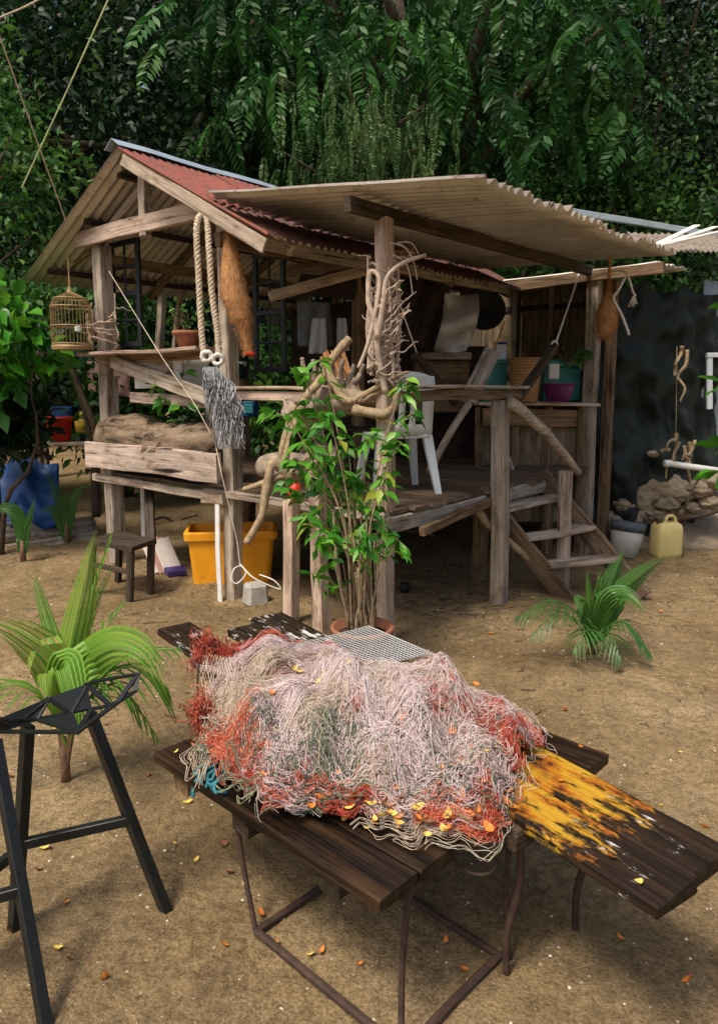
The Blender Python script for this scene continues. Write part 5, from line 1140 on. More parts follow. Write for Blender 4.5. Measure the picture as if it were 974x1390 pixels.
# withered leaf at its foot
B2 = G(802, 888); pY = B2.y
palm('young palm on the right sand with two broad upright leaves', B2, [
    ([P(808, 870, pY), P(818, 825, pY), P(832, 785, pY), P(848, 740, pY+.05)], .17, dict(tint=.35, fold=.6, split=.12)),
    ([P(810, 870, pY), P(830, 820, pY-.02), P(862, 785, pY-.05), P(905, 752, pY-.1)], .15, dict(tint=.55, fold=.5, split=.12)),
    ([P(806, 870, pY), P(822, 820, pY-.1), P(850, 808, pY-.2), P(880, 835, pY-.3)], .15, dict(tint=.6, fold=.3, split=.2)),
    ([P(800, 870, pY), P(808, 820, pY+.02), P(812, 795, pY), P(816, 768, pY)], .06, dict(tint=.75, fold=.5, pleat=6)),
    ([P(798, 870, pY), P(800, 820, pY), P(798, 790, pY), P(796, 768, pY)], .045, dict(tint=.75, fold=.5, pleat=6)),
    ([P(802, 870, pY), P(790, 830, pY-.05), P(786, 815, pY-.1), P(788, 840, pY-.2)], .10, dict(tint=.6, fold=.3)),
], [
    ([P(800, 880, pY), P(785, 835, pY-.05), P(745, 815, pY-.1), P(702, 838, pY-.12)], .24, .014, dict(pairs=14, tint=.2, droop=.5)),
    ([P(800, 880, pY), P(782, 845, pY-.1), P(755, 830, pY-.2), P(722, 862, pY-.25)], .20, .013, dict(pairs=12, tint=.3, droop=.5)),
    ([P(804, 880, pY), P(825, 850, pY-.1), P(850, 845, pY-.18), P(880, 885, pY-.22)], .20, .013, dict(pairs=14, tint=.3, droop=.6)),
    ([P(802, 880, pY), P(800, 855, pY-.15), P(792, 860, pY-.25), P(778, 882, pY-.3)], .16, .013, dict(pairs=10, tint=.6, droop=.6)),
    ([P(804, 880, pY), P(820, 860, pY-.15), P(832, 868, pY-.25), P(842, 895, pY-.3)], .16, .013, dict(pairs=10, tint=.35, droop=.6)),
], 'palm_dark', .024, .12, (P(808, 870, pY), P(800, 870, pY)))
B3 = G(32, 762); pY = B3.y
palm('small palm seedling at the left edge below the blue tarpaulin', B3, [([P(32, 755, pY), P(30, 720, pY), P(22, 695, pY), P(12, 676, pY)], .16, dict(tint=.4)), ([P(32, 755, pY), P(25, 705, pY), P(5, 690, pY), P(-18, 700, pY)], .16, dict(tint=.5)), ([P(34, 755, pY), P(38, 715, pY), P(44, 690, pY), P(50, 675, pY)], .07, dict(tint=.3, pleat=6))], [], 'palm_dark', .03, .2)
B3 = G(92, 735); pY = B3.y
palm('leafy seedling between the left palm and the hut corner', B3, [([P(92, 735, pY), P(88, 700, pY), P(75, 665, pY), P(62, 640, pY)], .13, dict(tint=.3)), ([P(92, 735, pY), P(96, 690, pY), P(108, 665, pY), P(125, 655, pY)], .15, dict(tint=.55)), ([P(90, 735, pY), P(80, 705, pY), P(66, 690, pY), P(50, 700, pY)], .12, dict(tint=.45)), ([P(94, 735, pY), P(92, 690, pY), P(90, 660, pY)], .08, dict(tint=.3, pleat=6))], [], 'palm_dark', .03, .2)
t = thing('sapling', 'broad-leaved sapling reaching in at the right edge by the blue-grey wall', 'plant', V((P(1012, 600, 5.9).x, 5.9, 0))); mb = MB(); b_ = V((P(1012, 600, 5.9).x, 5.9, -.05)); mb.tube(path([b_, b_+V((.03, 0, .8)), b_+V((0, 0, 1.7)), b_+V((-.1, 0, 2.3))], 5), .016, 7); pos = []; dr = []
for k in range(14):
    z_ = .9+k*.10; e_ = b_+V((random.uniform(-.30, .2), random.uniform(-.2, .1), z_+.1)); mb.tube([b_+V((0, 0, z_)), b_.lerp(e_, .5)+V((0, 0, z_*.5+.04)), e_], .005, 5)
    for q in range(3): pos.append(list(e_)); dr.append([random.uniform(-1, .3), random.uniform(-.6, .3), random.uniform(-.5, .2)])
build(mb, 'stem', M['stem_brown'], t, True); m_ = len(pos); Vv, F, tt = leaves(np.array(pos), np.array(dr), .20+.1*RNG.random(m_), .08+.04*RNG.random(m_), RNG.random(m_)*.6); np_link('leaves', Vv, F, M['leaf_bright'], t, tt)
# ---------------------------------------------------------------- potted leafy plant in front of the central post
pc = G(493, 925); pc = V((.02, 4.05, 0)); t = thing('potted_plant', 'tall bright green leafy plant with bare stems in a wide brown pot', 'potted plant', pc)
pot = build(MB().lathe(pc, [(.13, -.02), (.155, .12), (.17, .22), (.185, .22), (.185, .25), (.165, .25), (.15, .20), (0, .20)], 32), 'pot', M['terracotta'], t, True)
build(MB().lathe(pc, [(.148, .203), (.07, .215), (0.001, .22)], 24), 'soil', M['bark'], t, True)
mb = MB(); pos = []; dr = []; random.seed(11)
tips = [(400, 560), (385, 655), (410, 600), (420, 640), (440, 560), (430, 490), (395, 500), (450, 620), (470, 600), (500, 590), (530, 640), (545, 600), (560, 560), (555, 520), (480, 660), (500, 690), (520, 715), (440, 690), (415, 700), (450, 720), (470, 640), (430, 740), (540, 730), (490, 740), (395, 620), (375, 560), (425, 780), (440, 800)]
for k, (u, v_) in enumerate(tips):
    Y = 4.05+random.uniform(-.16, .22); s = pc+V((random.uniform(-.07, .07), random.uniform(-.06, .06), .2)); e = P(u, v_, Y); m = P(487+(u-487)*.25, 760+(v_-740)*.3 if v_ < 740 else 840, Y)
    pp = path([s, m, P(487+(u-487)*.75, v_+(25 if v_ < 740 else -10), Y), e], 6); mb.tube(pp, [.006-.0035*i/len(pp) for i in range(len(pp))], 5, wob=.1)
    n = len(pp)
    for q in range(20 if v_ < 760 else 8):
        f = random.uniform(.50, 1) if v_ < 760 else random.uniform(.7, 1); p = pp[min(n-1, int(f*n))]; a = random.uniform(0, 6.28)
        pos.append(list(p+V((random.gauss(0, .012), random.gauss(0, .012), random.gauss(0, .012))))); dr.append([math.cos(a), math.sin(a)*.8-.15, random.uniform(-1.0, .25)])
for k in range(20): s = pc+V((random.uniform(-.08, .08), random.uniform(-.07, .07), .2)); mb.tube(wander(s, s+V((random.uniform(-.12, .10), random.uniform(-.05, .05), random.uniform(.35, .75))), 6, .02), random.uniform(.004, .008), 5)
build(mb, 'stems', M['lichen_branch'], t, True)
m = len(pos); Vv, F, tt = leaves(np.array(pos), np.array(dr), .055+.085*RNG.random(m), .024+.030*RNG.random(m), np.clip(RNG.random(m), 0, 1), .22); np_link('leaves', Vv, F, M['leaf_bright'], t, tt)
o = build(MB().tube([P(402, 655, 4.5), P(399, 668, 4.5), P(401, 680, 4.5)], [.03, .045, .03], 8, wob=.1), 'red_cap', M['red_plastic'], None, True); tag(o, 'small red plastic lid lodged in the driftwood above the short post', 'lid')
# ---------------------------------------------------------------- foreground table
e2 = V((.726, -.687, 0)).normalized(); n2 = V((.687, .726, 0)).normalized(); K0 = V((.047, 1.52, 0)); ZT = .47
tb = thing('table', 'low dark plank table on bent iron legs under the fishing net', 'table', (0.0, 2.1, 0))
def T2(s, n, z): return K0+e2*s+n2*n+V((0, 0, z))
rows = [(0, .138, -.97, 0), (.143, .135, -.95, .01), (.283, .14, -.96, -.02), (.428, .14, -.92, -.03), (.572, .14, -.9, -.25), (.715, .138, -1.05, -.2), (.86, .14, -1.1, .09)]
for n0, w_, s0, s1 in rows:
    beam('plank', T2(s0, n0+w_/2, ZT-.018), T2(s1, n0+w_/2, ZT-.018), w_, .036, M['table_wood'], tb, n2, .004, cham=.005)
for s, m_ in ((-.20, 'dark_wood'), (-.56, 'dark_wood'), (-.87, 'brown_wood')):
    beam('cross_beam', T2(s, .03, ZT-.075), T2(s, .95, ZT-.075), .075, .072, M[m_], tb, e2, .004)
Q = G(348, 1272); FL, FW = .58, .42
for nm, a_, b_ in (('frame_bar', Q, Q+n2*FW), ('frame_bar', Q+n2*FW, Q+n2*FW+e2*FL), ('frame_bar', Q+n2*FW+e2*FL, Q+e2*FL), ('frame_bar', Q+e2*FL, Q)): beam(nm, a_+V((0, 0, .020)), b_+V((0, 0, .020)), .022, .022, M['rust_iron'], tb, None, .002)
for p, tp in ((Q, P(322, 1105, 2.09)), (Q+e2*.55+n2*.02, G(566, 1185, .43)), (Q+e2*.6+n2*.44, V((Q+e2*.6+n2*.44).to_tuple()[:2]+(.44,))+V((.02, .05, 0))), (Q+n2*FW, Q+n2*FW+V((-.02, .05, .44)))):
    tp = V((tp.x, tp.y, .435)); mid = p.lerp(tp, .45)+V((-.015, .01, 0)); mb = MB(); mb.tube(path([p+V((0, 0, .01)), mid, p.lerp(tp, .85)+V((-.015, 0, 0)), tp], 5), .0085, 6); build(mb, 'leg', M['rust_iron'], tb, True)
# second trestle under the far end
for s, n in ((.6, 1.5), (1.5, 1.5)):
    pass
e3 = V((-.575, .818, 0)).normalized(); n3 = V((.818, .575, 0)).normalized(); A0 = V((.650, 1.444, 0)); Z2 = .512
yt = thing('plank', 'long loose plank with flaking yellow and orange paint laid across the table, left one', 'plank', A0+V((0, 0, ZT)))
beam('board', A0+n3*.082+V((0, 0, Z2-.018)), A0+n3*.082+e3*2.2+V((0, 0, Z2-.018)), .160, .036, M['yellow_board'], yt, n3, .004)
yt = thing('plank', 'long loose plank with flaking yellow and orange paint laid across the table, right one', 'plank', A0+n3*.25+V((0, 0, ZT)))
beam('board', A0+n3*.252+e3*.01+V((0, 0, Z2-.017)), A0+n3*.252+e3*2.28+V((0, 0, Z2-.017)), .172, .036, M['yellow_board'], yt, n3, .004)
pb = thing('plank', 'short dark plank with white paint flakes at the far left end of the table', 'plank', G(250, 870, .47))
a_, b_ = G(237, 853, .50), G(300, 895, .50)+V((.12, -.15, 0)); beam('board', a_, b_, .17, .034, M['white_flaked'], pb, V((.8, .5, 0)), .004)
# supports for the overhanging ends
tr = thing('trestle', 'iron trestle carrying the painted planks at the right', 'trestle', G(712, 1300)); p = A0+e3*.42
beam('cross_beam', p-n3*.02+V((0, 0, .455)), p+n3*.37+V((0, 0, .455)), .07, .066, M['dark_wood'], tr, e3)
for f in (.03, .33):
    mb = MB(); tp = p+n3*f+V((0, 0, .43)); ft = V((tp.x-.02, tp.y+.02, 0)); mb.tube(path([tp, tp.lerp(ft, .3)+V((.012, 0, 0)), tp.lerp(ft, .7)+V((-.01, 0, 0)), ft], 5), .011, 6); build(mb, 'leg', M['rust_iron'], tr, True)
mb = MB(); q = p-n3*.03+V((0, 0, .45)); mb.tube(path([q, q+V((-.03, 0, -.09)), q+V((-.10, .02, -.10)), q+V((-.17, .05, -.02)), q+V((-.18, .08, .03))], 5), .005, 6); build(mb, 'rope_loop', M['dark_wood'], tr, True)
tr = thing('trestle', 'timber trestle carrying the far left ends of the planks', 'trestle', (-.6, 3.05, 0)); p = A0+e3*1.95
beam('cross_beam', p-n3*.22+V((0, 0, .45)), p+n3*.36+V((0, 0, .45)), .07, .07, BW, tr, e3)
for f in (-.15, .3): tp = p+n3*f; beam('leg', V((tp.x, tp.y, -.04)), V((tp.x, tp.y, .42)), .06, .06, BW, tr)
# ---------------------------------------------------------------- the net heap
def hfield(x, y):
    g = lambda cx, cy, h, sx, sy: h*np.exp(-((x-cx)/sx)**2-((y-cy)/sy)**2)
    h = g(.08, 2.18, .205, .25, .23)+g(-.24, 2.25, .13, .22, .26)+g(-.32, 2.78, .10, .26, .22)+g(.36, 2.15, .12, .20, .20)+g(-.05, 2.60, .05, .3, .2)+g(.22, 1.93, .05, .2, .15)+g(-.28, 1.97, .06, .2, .16)
    fold = .026*np.sin(x*23+4*np.sin(y*5))+.018*np.sin(x*41+y*13)*np.exp(-((y-2.1)/.35)**2)+.012*np.sin(y*17+x*9)
    return np.maximum(h+fold*np.minimum(1, h/.08), 0)
def edge_drop(x, y, z):   # beyond the table's near and left edges the net hangs
    rx, ry = x-K0.x, y-K0.y; s = rx*e2.x+ry*e2.y; n = rx*n2.x+ry*n2.y
    over = np.maximum(0, -n)*1.1+np.maximum(0, s-.03)*np.where(n < .30, .8, 0)
    return z-np.minimum(over, .03)
SURF = .475
def znet(x, y): return edge_drop(x, y, SURF+hfield(x, y))
# footprint test
OUT = [G(u, v, z) for u, v, z in ((284, 1058, .48), (282, 1010, .5), (300, 960, .52), (318, 915, .54), (268, 895, .54), (285, 868, .56), (330, 852, .6), (400, 850, .6), (470, 868, .6), (560, 895, .6), (612, 925, .57), (690, 972, .53), (738, 1012, .52), (700, 1065, .52), (690, 1112, .5), (640, 1142, .48), (590, 1136, .48), (520, 1122, .48), (445, 1110, .48), (385, 1108, .48), (328, 1088, .48))]
NCX, NCY = .02, 2.25
_th = np.array([math.atan2(p.y-NCY, p.x-NCX) for p in OUT]); _rr = np.array([math.hypot(p.y-NCY, p.x-NCX) for p in OUT]); _o = np.argsort(_th); _th, _rr = _th[_o], _rr[_o]
def Rout(th): return np.interp(th, _th, _rr, period=2*math.pi)*(1+.035*np.sin(th*17)+.025*np.sin(th*41+1))
def inside(x, y): return math.hypot(x-NCX, y-NCY) < .93*float(Rout(math.atan2(y-NCY, x-NCX)))
def clampxy(x, y, jit=0):
    th = np.arctan2(y-NCY, x-NCX); rh = np.hypot(x-NCX, y-NCY)/Rout(th); k = .82+jit
    q = np.where(rh > k, k+.17*np.tanh((rh-k)/.35), rh)/np.maximum(rh, 1e-6); return NCX+(x-NCX)*q, NCY+(y-NCY)*q
net = thing('fishing_net', 'great tangled heap of pink-white and red fishing net on the plank table', 'fishing net', (0, 2.3, ZT))
gx = np.linspace(-.62, .66, 90); gy = np.linspace(1.66, 3.02, 95); vs = []; idx = {}; fs = []
for i, x in enumerate(gx):
    for j, y in enumerate(gy):
        if inside(x, y): idx[(i, j)] = len(vs); vs.append((x, y, float(znet(x, y))+.012*noise.noise(V((x*20, y*20, 0)))-.004))
for i in range(89):
    for j in range(94):
        q = [(i, j), (i+1, j), (i+1, j+1), (i, j+1)]
        if all(k in idx for k in q): fs.append(tuple(idx[k] for k in q))
link('packed_net', vs, fs, M['net_bed'], net, True)
def skein(start, heading, steps, ds, n, spread, wob, lift, seed):
    """n strands following a wandering guide line across the heap"""
    rs = np.random.default_rng(seed); K = int(steps*1.5); ds = ds/1.5; wob = wob/1.2; g = np.zeros((K, 2)); g[0] = start; a = heading
    for i in range(1, K):
        a += rs.normal(0, wob); g[i] = g[i-1]+ds*np.array([math.cos(a), math.sin(a)])
    d = np.gradient(g, axis=0); d /= np.linalg.norm(d, axis=1, keepdims=True)+1e-9; s = np.stack([-d[:, 1], d[:, 0]], 1)
    u = rs.normal(0, 1, (n, 1)); t = np.linspace(0, 1, K)[None, :]; wprof = spread*(.35+.9*np.sin(math.pi*(.1+.75*t)))
    off = u*wprof+.25*spread*np.sin(t*rs.uniform(4, 16, (n, 1))+rs.uniform(0, 6.28, (n, 1)))*1.0
    x = g[None, :, 0]+s[None, :, 0]*off; y = g[None, :, 1]+s[None, :, 1]*off
    q1_, q2_, q3_ = rs.uniform(5, 20, (n, 1)), rs.uniform(5, 20, (n, 1)), rs.uniform(.004, .022, (n, 1)); x = x+q3_*t*np.cos(t*q1_+rs.uniform(0, 6, (n, 1))); y = y+q3_*t*np.sin(t*q2_+rs.uniform(0, 6, (n, 1)))
    x, y = clampxy(x, y, rs.uniform(-.22, .16, (n, 1)))
    z = znet(x, y)+lift*(.3+rs.random((n, 1)))*np.exp(-u*u*.5)*(1-.6*t)+.006*np.sin(t*rs.uniform(8, 20, (n, 1))+rs.uniform(0, 6, (n, 1)))+.006
    return np.stack([x, y, z], 2)
def tangle(c, r, n, K, loop, lift, seed, zoff=0):
    """loose curls: every thread loops about its own centre"""
    rs = np.random.default_rng(seed); cx = c[0]+rs.normal(0, r*.75, (n, 1)); cy = c[1]+rs.normal(0, r*.75, (n, 1)); t = np.linspace(0, 1, K)[None, :]*2*math.pi
    x = cx+0*t; y = cy+0*t; w = 0*t
    for h in range(1, 5):
        A = loop*2.4/h**.8; x = x+A*rs.normal(0, 1, (n, 1))*np.cos(t*h*rs.uniform(.5, .8, (n, 1))+rs.uniform(0, 6.3, (n, 1))); y = y+A*rs.normal(0, 1, (n, 1))*np.cos(t*h*rs.uniform(.5, .8, (n, 1))+rs.uniform(0, 6.3, (n, 1)))
        w = w+.006*rs.normal(0, 1, (n, 1))*np.cos(t*h+rs.uniform(0, 6.3, (n, 1)))
    x, y = clampxy(x, y, rs.uniform(-.02, .14, (n, 1)))
    z = znet(x, y)+zoff+lift*rs.random((n, 1))+np.abs(w)+.003
    return np.stack([x, y, z], 2)
def grp(name, mat, arrs, rad, tf=None):
    parts = []
    for k, A in enumerate(arrs):
        nn = A.shape[0]; ti = np.clip((RNG.random()*.5 if tf is None else tf)+RNG.random(nn)*.5, 0, 1); parts.append(strands(A, rad, 3, ti))
    Vv, F, tt = join(parts); np_link(name, Vv, F, M[mat], net, tt, True)
random.seed(31); arr = []
# pale falls from the crest toward the viewer
for q_, (gx_, gy_, ga_) in enumerate(((-.10, 2.36, -112), (-.02, 2.30, -100), (.05, 2.38, -95), (.10, 2.24, -80), (.16, 2.34, -84), (.22, 2.28, -70), (-.16, 2.24, -125), (.02, 2.16, -92), (.27, 2.36, -55))):
    for k in range(8): arr.append(skein((gx_+random.gauss(0, .018), gy_+random.gauss(0, .03)), R(ga_)+random.gauss(0, .10), 26, random.uniform(.010, .017), 72, random.uniform(.010, .020), .06, random.uniform(.015, .05), 100+q_*10+k))
for k in range(14): arr.append(skein((random.uniform(-.2, .3), random.uniform(2.15, 2.45)), random.choice([R(180), R(0), R(200), R(-45)])+random.gauss(0, .4), 26, .013, 40, .018, .13, .045, 200+k))
for k in range(12): arr.append(tangle((random.uniform(-.2, .35), random.uniform(1.9, 2.4)), .06, 50, 40, random.uniform(.012, .024), .05, 1300+k))
grp('white_net', 'net_white', arr, .00082, .25)
arr = []
for k in range(9): sx = random.uniform(-.42, .0); arr.append(skein((sx, random.uniform(2.15, 2.85)), R(-110)+random.gauss(0, .6), 26, .02, 45, .035, .14, .014, 400+k))
for k in range(18): arr.append(tangle((random.uniform(-.42, .55), random.uniform(1.80, 2.5)), .07, 40, 40, .016, .045, 500+k))
for k in range(10): arr.append(skein((random.uniform(.2, .45), random.uniform(1.8, 2.1)), random.uniform(0, 6.28), 30, .02, 14, .05, .25, .02, 540+k))
grp('cream_net', 'net_cream', arr, .00088, .3)
arr = []; reds = [(lambda p: (p.x, p.y, q))(G(u, v, .54)) for u, v, q in ((300, 1010, .045), (290, 1045, .035), (330, 985, .035), (325, 1065, .03), (440, 1085, .045), (470, 1105, .04), (600, 985, .05), (625, 1000, .05), (645, 1025, .04), (605, 1112, .03), (645, 1122, .03), (680, 1120, .03), (580, 950, .03), (330, 870, .05), (300, 885, .03), (480, 1020, .015), (720, 1005, .03), (360, 1100, .03), (660, 1085, .035), (540, 930, .03), (310, 1030, .03), (305, 985, .025), (345, 1040, .025), (620, 960, .03), (665, 1000, .03), (590, 1020, .02), (400, 1085, .02), (700, 1040, .02), (370, 880, .03), (430, 870, .03))]
for k, (x, y, r_) in enumerate(reds): arr.append(tangle((x, y), r_, int(88*r_/.06), 40, .011, .028, 600+k, .006))
grp('red_net', 'net_red', arr, .0010)
arr = []
for k in range(12): arr.append(tangle((random.uniform(-.5, -.36), random.uniform(1.95, 2.25)), .05, 9, 44, .014, .02, 700+k))
for k in range(24): arr.append(tangle((random.uniform(-.35, .5), random.uniform(1.72, 2.05)), .06, 14, 44, .014, .04, 740+k))
arr.append(skein((-.08, 1.98), R(-100), 22, .011, 45, .022, .05, .02, 790)); arr.append(tangle((-.2, 2.1), .15, 30, 40, .014, .02, 791))
grp('green_net', 'net_green', arr, .0013)
# pink cast over the back lump and all over stray threads
arr = []
for k in range(18): arr.append(skein((random.uniform(-.55, 0), random.uniform(2.65, 2.95)), random.choice([0, 1])*math.pi+random.gauss(-.2, .5), 24, .018, 44, .035, .16, .016, 800+k))
for k in range(16): arr.append(tangle((random.uniform(-.45, .5), random.uniform(1.9, 2.85)), .12, 20, 48, .015, .045, 850+k))
arr.append(tangle((.52, 2.3), .1, 70, 40, .014, .04, 880)); arr.append(tangle((.55, 2.16), .07, 60, 40, .014, .03, 881)); arr.append(tangle((.3, 2.35), .12, 90, 40, .014, .05, 882))
for k in range(16): arr.append(tangle((random.uniform(-.3, .45), random.uniform(1.74, 1.98)), .05, 26, 44, .014, .04, 1500+k))
grp('pink_net', 'net_white', arr, .0009, .0)
# knotted mesh hanging over the left side gap
A = []; n = 16
def sheet(f, g): # f across, g down
    t0 = P(272+62*f, 884+14*f, 2.85-.35*f); b0 = P(268+60*f, 985-22*f, 2.42-.12*f); p = t0.lerp(b0, g); return p+V((0, 0, -.05*math.sin(math.pi*g)*(1-.5*f)))
for k in range(-n, n+1):
    for s in (-1, 1):
        pts = [];
        for i in range(25):
            g = i/24; f = (k/n)+s*g*.55+(0 if s > 0 else .45)
            pts.append((f, g))
        pts = [q for q in pts if 0 <= q[0] <= 1]
        if len(pts) > 5:
            idx_ = np.linspace(0, len(pts)-1, 18); A.append([list(sheet(*pts[int(round(i))])+V((random.gauss(0, .0015), 0, random.gauss(0, .0015)))) for i in idx_])
Vv, F, tt = strands(np.array(A), .0013, 3); np_link('draped_mesh', Vv, F, M['net_cream'], net, tt)
arr = []
mb = MB(); mb.tube(path([P(276, 876, 2.85), P(270, 900, 2.8), P(268, 940, 2.6), P(272, 968, 2.45), P(282, 985, 2.4)], 5), .004, 5); build(mb, 'edge_cord', M['dark_wood'], net, True)
for c_, r_ in ((P(278, 886, 2.85), .035), (P(277, 972, 2.42), .03)):
    rs = np.random.default_rng(int(r_*1000)); A = np.array(c_)+np.cumsum(rs.normal(0, .011, (130, 20, 3)), 1)*np.array([.6, .6, 1])+rs.normal(0, r_*.35, (130, 1, 3)); Vv, F, tt = strands(A, .0016, 3); np_link('red_net', Vv, F, M['net_red'], net, tt)
# teal rope end
tr_ = thing('rope', 'dark teal rope end spilling over the left corner of the table', 'rope', P(270, 1050, 2.1)); mb = MB()
for k in range(6): limb(mb, [G(300+k*4, 1030+k*4, .50), G(285+k*3, 1036+k*5, .51), G(272+k*4, 1042+k*6, .50), G(266+k*8, 1062+k*3, .48)], .006, .005, 4, 6, 0, .012)
twisted(mb, [G(285, 1035, .50), G(268, 1044, .49), P(263, 1060, 2.05), P(262, 1082, 2.04)], .007, 6, 3, 8); build(mb, 'strands', M['cloth_teal'], tr_, True)
mb = MB(); limb(mb, [G(700, 985, .53), P(690, 965, 2.28), G(610, 955, .6), P(600, 925, 2.5), P(606, 920, 2.5), P(612, 935, 2.5)], .005, .004, 5, 6)
o = build(mb, 'cable', M['wok'], None, True); tag(o, 'thin black cable looping over the right side of the net', 'cable')
# wire rack
gr = thing('wire_rack', 'white wire grille lying tilted on the back of the net beside the pot', 'wire rack', P(490, 890, 2.95))
c1, c2, c3, c4 = P(500, 850, 3.22), P(586, 887, 2.96), P(478, 912, 2.62), P(385, 880, 2.85)
mb = MB(); n = 22
for i in range(n+1): f = i/n; mb.tube([c1.lerp(c2, f), c4.lerp(c3, f)], .0016, 4); mb.tube([c1.lerp(c4, f), c2.lerp(c3, f)], .0016, 4)
build(mb, 'grid', M['wire'], gr); mb = MB(); mb.tube([c1, c2, c3, c4, c1], .0035, 6); build(mb, 'border', M['wire'], gr)
# ---------------------------------------------------------------- fallen leaves
def leaf_proto(name, mat, L=.04, W_=.022):
    mb = MB(); n = 6; vs = []
    for i in range(n+1):
        f = i/n; w_ = W_*math.sin(math.pi*(.04+.92*f))**.8*.5
        for g in (-1, 0, 1): vs.append(V((L*(f-.5), g*w_, .010*(f-.5)**2*4*(L/.04)+abs(g)*w_*.35)))
    return vs, [(i*3+k, i*3+k+1, (i+1)*3+k+1, (i+1)*3+k) for i in range(n) for k in range(2)]
def scatter_leaves(pts, mats, label, group, L):
    protos = []
    for m_ in mats:
        for q in range(2):
            vs, fs = leaf_proto('l', m_, L*random.uniform(.8, 1.15), L*random.uniform(.45, .7)); me = bpy.data.meshes.new('fallen_leaf'); me.from_pydata([tuple(v) for v in vs], [], fs); me.materials.append(M[m_]); protos.append(me)
    for p in pts:
        o = bpy.data.objects.new('fallen_leaf', random.choice(protos)); COL.objects.link(o); o.location = p; o.rotation_euler = (random.gauss(0, .35), random.gauss(0, .35), random.uniform(0, 6.28)); s = random.uniform(.6, 1.15); o.scale = (s, s, s)
        tag(o, label, 'leaf', group)
def on_net(u, v):
    # march the pixel ray to the heap surface
    r = ray(u, v); t = 1.2
    while t < 4:
        q = V((0, 0, EYE))+r*t
        if q.z < float(znet(q.x, q.y)) + .042: return q
        t += .01
    return G(u, v, .5)
random.seed(5); pts = []
for k in range(75): 
    u, v_ = random.choice([(random.gauss(440, 60), random.gauss(1075, 25)), (random.gauss(560, 60), random.gauss(1095, 22)), (random.uniform(330, 640), random.uniform(930, 1100)), (random.gauss(630, 35), random.gauss(1075, 30))]); pts.append(on_net(min(690, max(320, u)), min(1125, v_)))
scatter_leaves(pts, ['orange_leaf', 'brown_leaf'], 'orange-brown dead leaf caught on the fishing net', 'orange leaves on the net', .034)
pts = [on_net(random.gauss(u, 25), random.gauss(v_, 14)) for u, v_ in ((540, 1095), (560, 1110), (530, 1085), (430, 903), (415, 910), (445, 908), (500, 1100), (590, 1120), (480, 1085), (650, 1010))*3]
scatter_leaves(pts, ['yellow_leaf'], 'yellow-green leaf caught on the fishing net', 'yellow leaves on the net', .033)
pts = [G(u, v_, .519) for u, v_ in ((895, 1095), (955, 1124), (828, 1163), (865, 1198), (700, 1040), (790, 1015), (760, 1060))]
scatter_leaves(pts, ['orange_leaf', 'yellow_leaf'], 'small orange leaf lying on the painted planks', 'leaves on the planks', .032)
pts = [G(u, v_, .477) for u, v_ in ((262, 1013), (470, 1112), (500, 1125), (400, 1090), (240, 1020))]
scatter_leaves(pts, ['orange_leaf', 'yellow_leaf'], 'small leaf lying on the dark table planks', 'leaves on the table', .034)
pts = []
for k in range(70):
    u, v_ = random.uniform(-20, 990), random.uniform(790, 1370); g = G(u, v_); pts.append(V((g.x, g.y, gz(g.x, g.y)+.006)))
scatter_leaves(pts, ['brown_leaf', 'orange_leaf', 'yellow_leaf'], 'small dead leaf lying on the sand', 'dead leaves on the sand', .035)
# litter: grit, shells and twigs in the sand
rs = np.random.default_rng(3); n = 15000; d = 1.0+8.5*rs.random(n)**1.3; x = rs.uniform(-.75, .75, n)*d*1.1; P3 = np.stack([x, d, np.array([gz(a, b) for a, b in zip(x, d)])+.001], 1)
s = (.0020+.0052*rs.random(n)**4)*(1+.5*(d > 4)); T = np.array([[0, 0, .8], [1, 0, 0], [-.3, .9, 0], [-.6, -.8, 0], [.5, -.7, 0]]); ang_ = rs.uniform(0, 6.28, n)
Rz_ = np.stack([np.stack([np.cos(ang_), -np.sin(ang_), 0*ang_], 1), np.stack([np.sin(ang_), np.cos(ang_), 0*ang_], 1), np.stack([0*ang_, 0*ang_, 1+0*ang_], 1)], 1)
Vv = (np.einsum('nij,kj->nki', Rz_, T)*s[:, None, None]+P3[:, None, :]).reshape(-1, 3); b = np.arange(n)*5; F = np.concatenate([np.stack([b, b+i, b+j], 1) for i, j in ((1, 2), (2, 3), (3, 4), (4, 1))])
M['grit'] = tinted('grit', [(0, (.05, .035, .025)), (.45, (.20, .14, .09)), (.8, (.42, .34, .24)), (1, (.75, .72, .65))], .8)
o = np_link('grit', Vv, F, M['grit'], None, np.repeat(rs.random(n), 5)); tag(o, 'pebbles and shell bits scattered over the sand', 'grit', kind='stuff')
A = []
for k in range(1100):
    if k >= 760: pass
    y = 4.6+4.2*random.random() if k < 700 else random.uniform(3, 5); x = random.uniform(-.5, .62)*y if k < 760 else random.gauss(.18, .07)*y; y = y if k < 760 else random.uniform(4.9, 6.6); a = random.uniform(0, 6.28); l = random.uniform(.012, .05); z = gz(x, y)+.005
    A.append([[x, y, z], [x+math.cos(a)*l, y+math.sin(a)*l, z+.006], [x+math.cos(a+.4)*l*2, y+math.sin(a+.4)*l*2, z]])
Vv, F, tt = strands(np.array(A), .0028, 3); o = np_link('twig_litter', Vv, F, M['grit'], None, tt*.4); tag(o, 'small dark twigs littering the sand by the hut', 'twigs', kind='stuff')
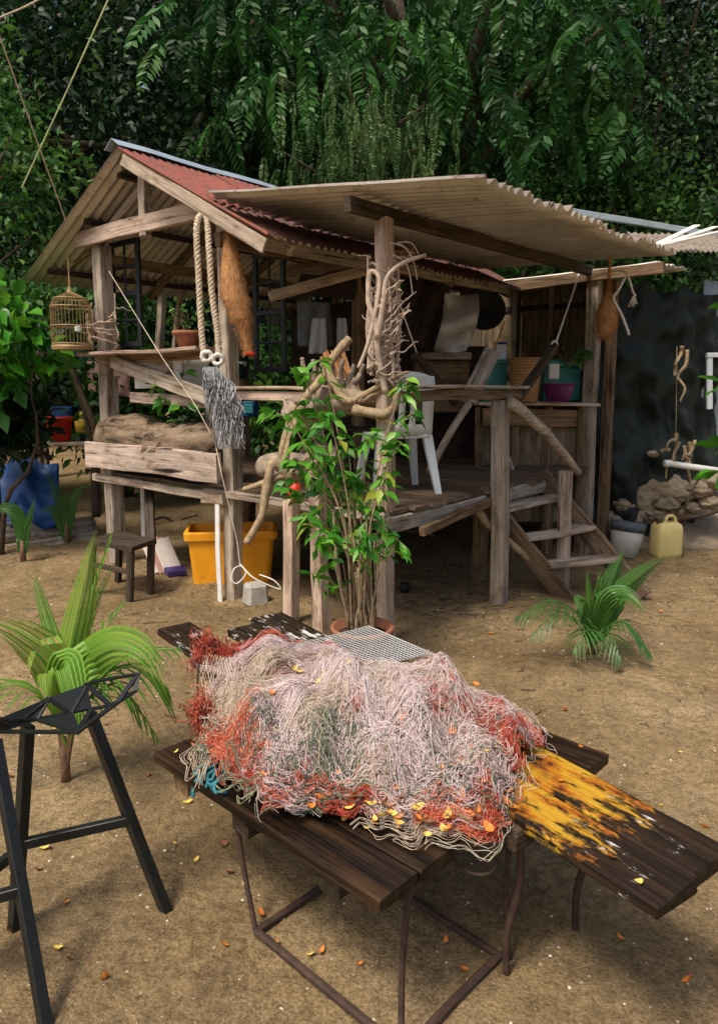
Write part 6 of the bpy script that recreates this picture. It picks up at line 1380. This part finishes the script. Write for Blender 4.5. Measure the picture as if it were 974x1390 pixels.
# ---------------------------------------------------------------- the black metal stool
stl = thing('bar_stool', 'black angular metal bar stool at the lower left edge', 'stool', (-.95, 1.95, 0))
def flatbar(name, a_, b_, w_, h_, par=stl, side=None): return beam(name, a_, b_, w_, h_, M['black_metal'], par, side, .0006, cham=.002)
F1, F3, F2, F4 = G(226, 1238), G(20, 1262), G(62, 1392), V((-1.22, 1.62, 0))
T1, T3, T2_, T4 = G(122, 968, .64), G(38, 985, .63), G(-6, 1005, .63), V((-1.06, 1.90, .63))
for a_, b_, w_ in ((F1, T1, .038), (F3, T3, .038), (F2, T2_, .030), (F4, T4, .030)): flatbar('leg', a_, b_, w_, .030)
flatbar('stretcher', F1.lerp(T1, .47), F3.lerp(T3, .42), .024, .030); flatbar('stretcher', F3.lerp(T3, .40), F4.lerp(T4, .36), .024, .03); flatbar('stretcher', F2.lerp(T2_, .45), F4.lerp(T4, .40), .024, .03)
nodes = dict(a=G(187, 915, .71), b=G(183, 938, .675), c=G(160, 953, .66), d=G(105, 994, .64), e=G(0, 993, .64), f=G(-60, 1003, .64), g=G(118, 929, .695), h=G(66, 948, .69), i=G(0, 976, .68), j=G(-60, 985, .68), k=G(125, 962, .645), l=G(96, 968, .65), m=G(50, 976, .65), n=G(20, 985, .65), o=G(150, 958, .655), p=G(128, 925, .70))
mb = MB()
def strip(a_, b_, w_=.016, h_=.006):
    p0, p1 = nodes[a_], nodes[b_]; d = (p1-p0).normalized(); s_ = d.cross(V((0, 0, 1))).normalized(); u_ = s_.cross(d); vs = []
    for p in (p0-d*w_*.3, p1+d*w_*.3):
        for x, z in ((-1, -1), (1, -1), (1, 1), (-1, 1)): vs.append(p+s_*x*w_*.5+u_*z*h_*.5)
    mb.add(vs, [(3, 2, 1, 0), (4, 5, 6, 7), (0, 1, 5, 4), (1, 2, 6, 5), (2, 3, 7, 6), (3, 0, 4, 7)])
for a_, b_ in ('pa', 'ab', 'ac', 'bc', 'cd', 'de', 'ef', 'gp', 'go', 'oc', 'gl', 'ld', 'hl', 'hm', 'md', 'mi', 'ne', 'kd', 'ko', 'lm', 'mn', 'ja', 'in')[:-2]+('in', 'ij', 'hn'): strip(a_, b_)
build(mb, 'seat_frame', M['black_metal'], stl)
mb = MB()
def panel(keys, th=.004):
    pts = [nodes[k] for k in keys]; n = len(pts); mb.add([p+V((0, 0, .002)) for p in pts]+[p-V((0, 0, th)) for p in pts], [tuple(range(n)), tuple(range(2*n-1, n-1, -1))]+[(k, n+k, n+(k+1) % n, (k+1) % n) for k in range(n)])
panel('ghl'); panel('glk'); panel('hmn'); panel('hni'); panel('inj'); panel('nef'); panel('nfj'); panel('ldm')
build(mb, 'seat_panel', M['black_metal'], stl)
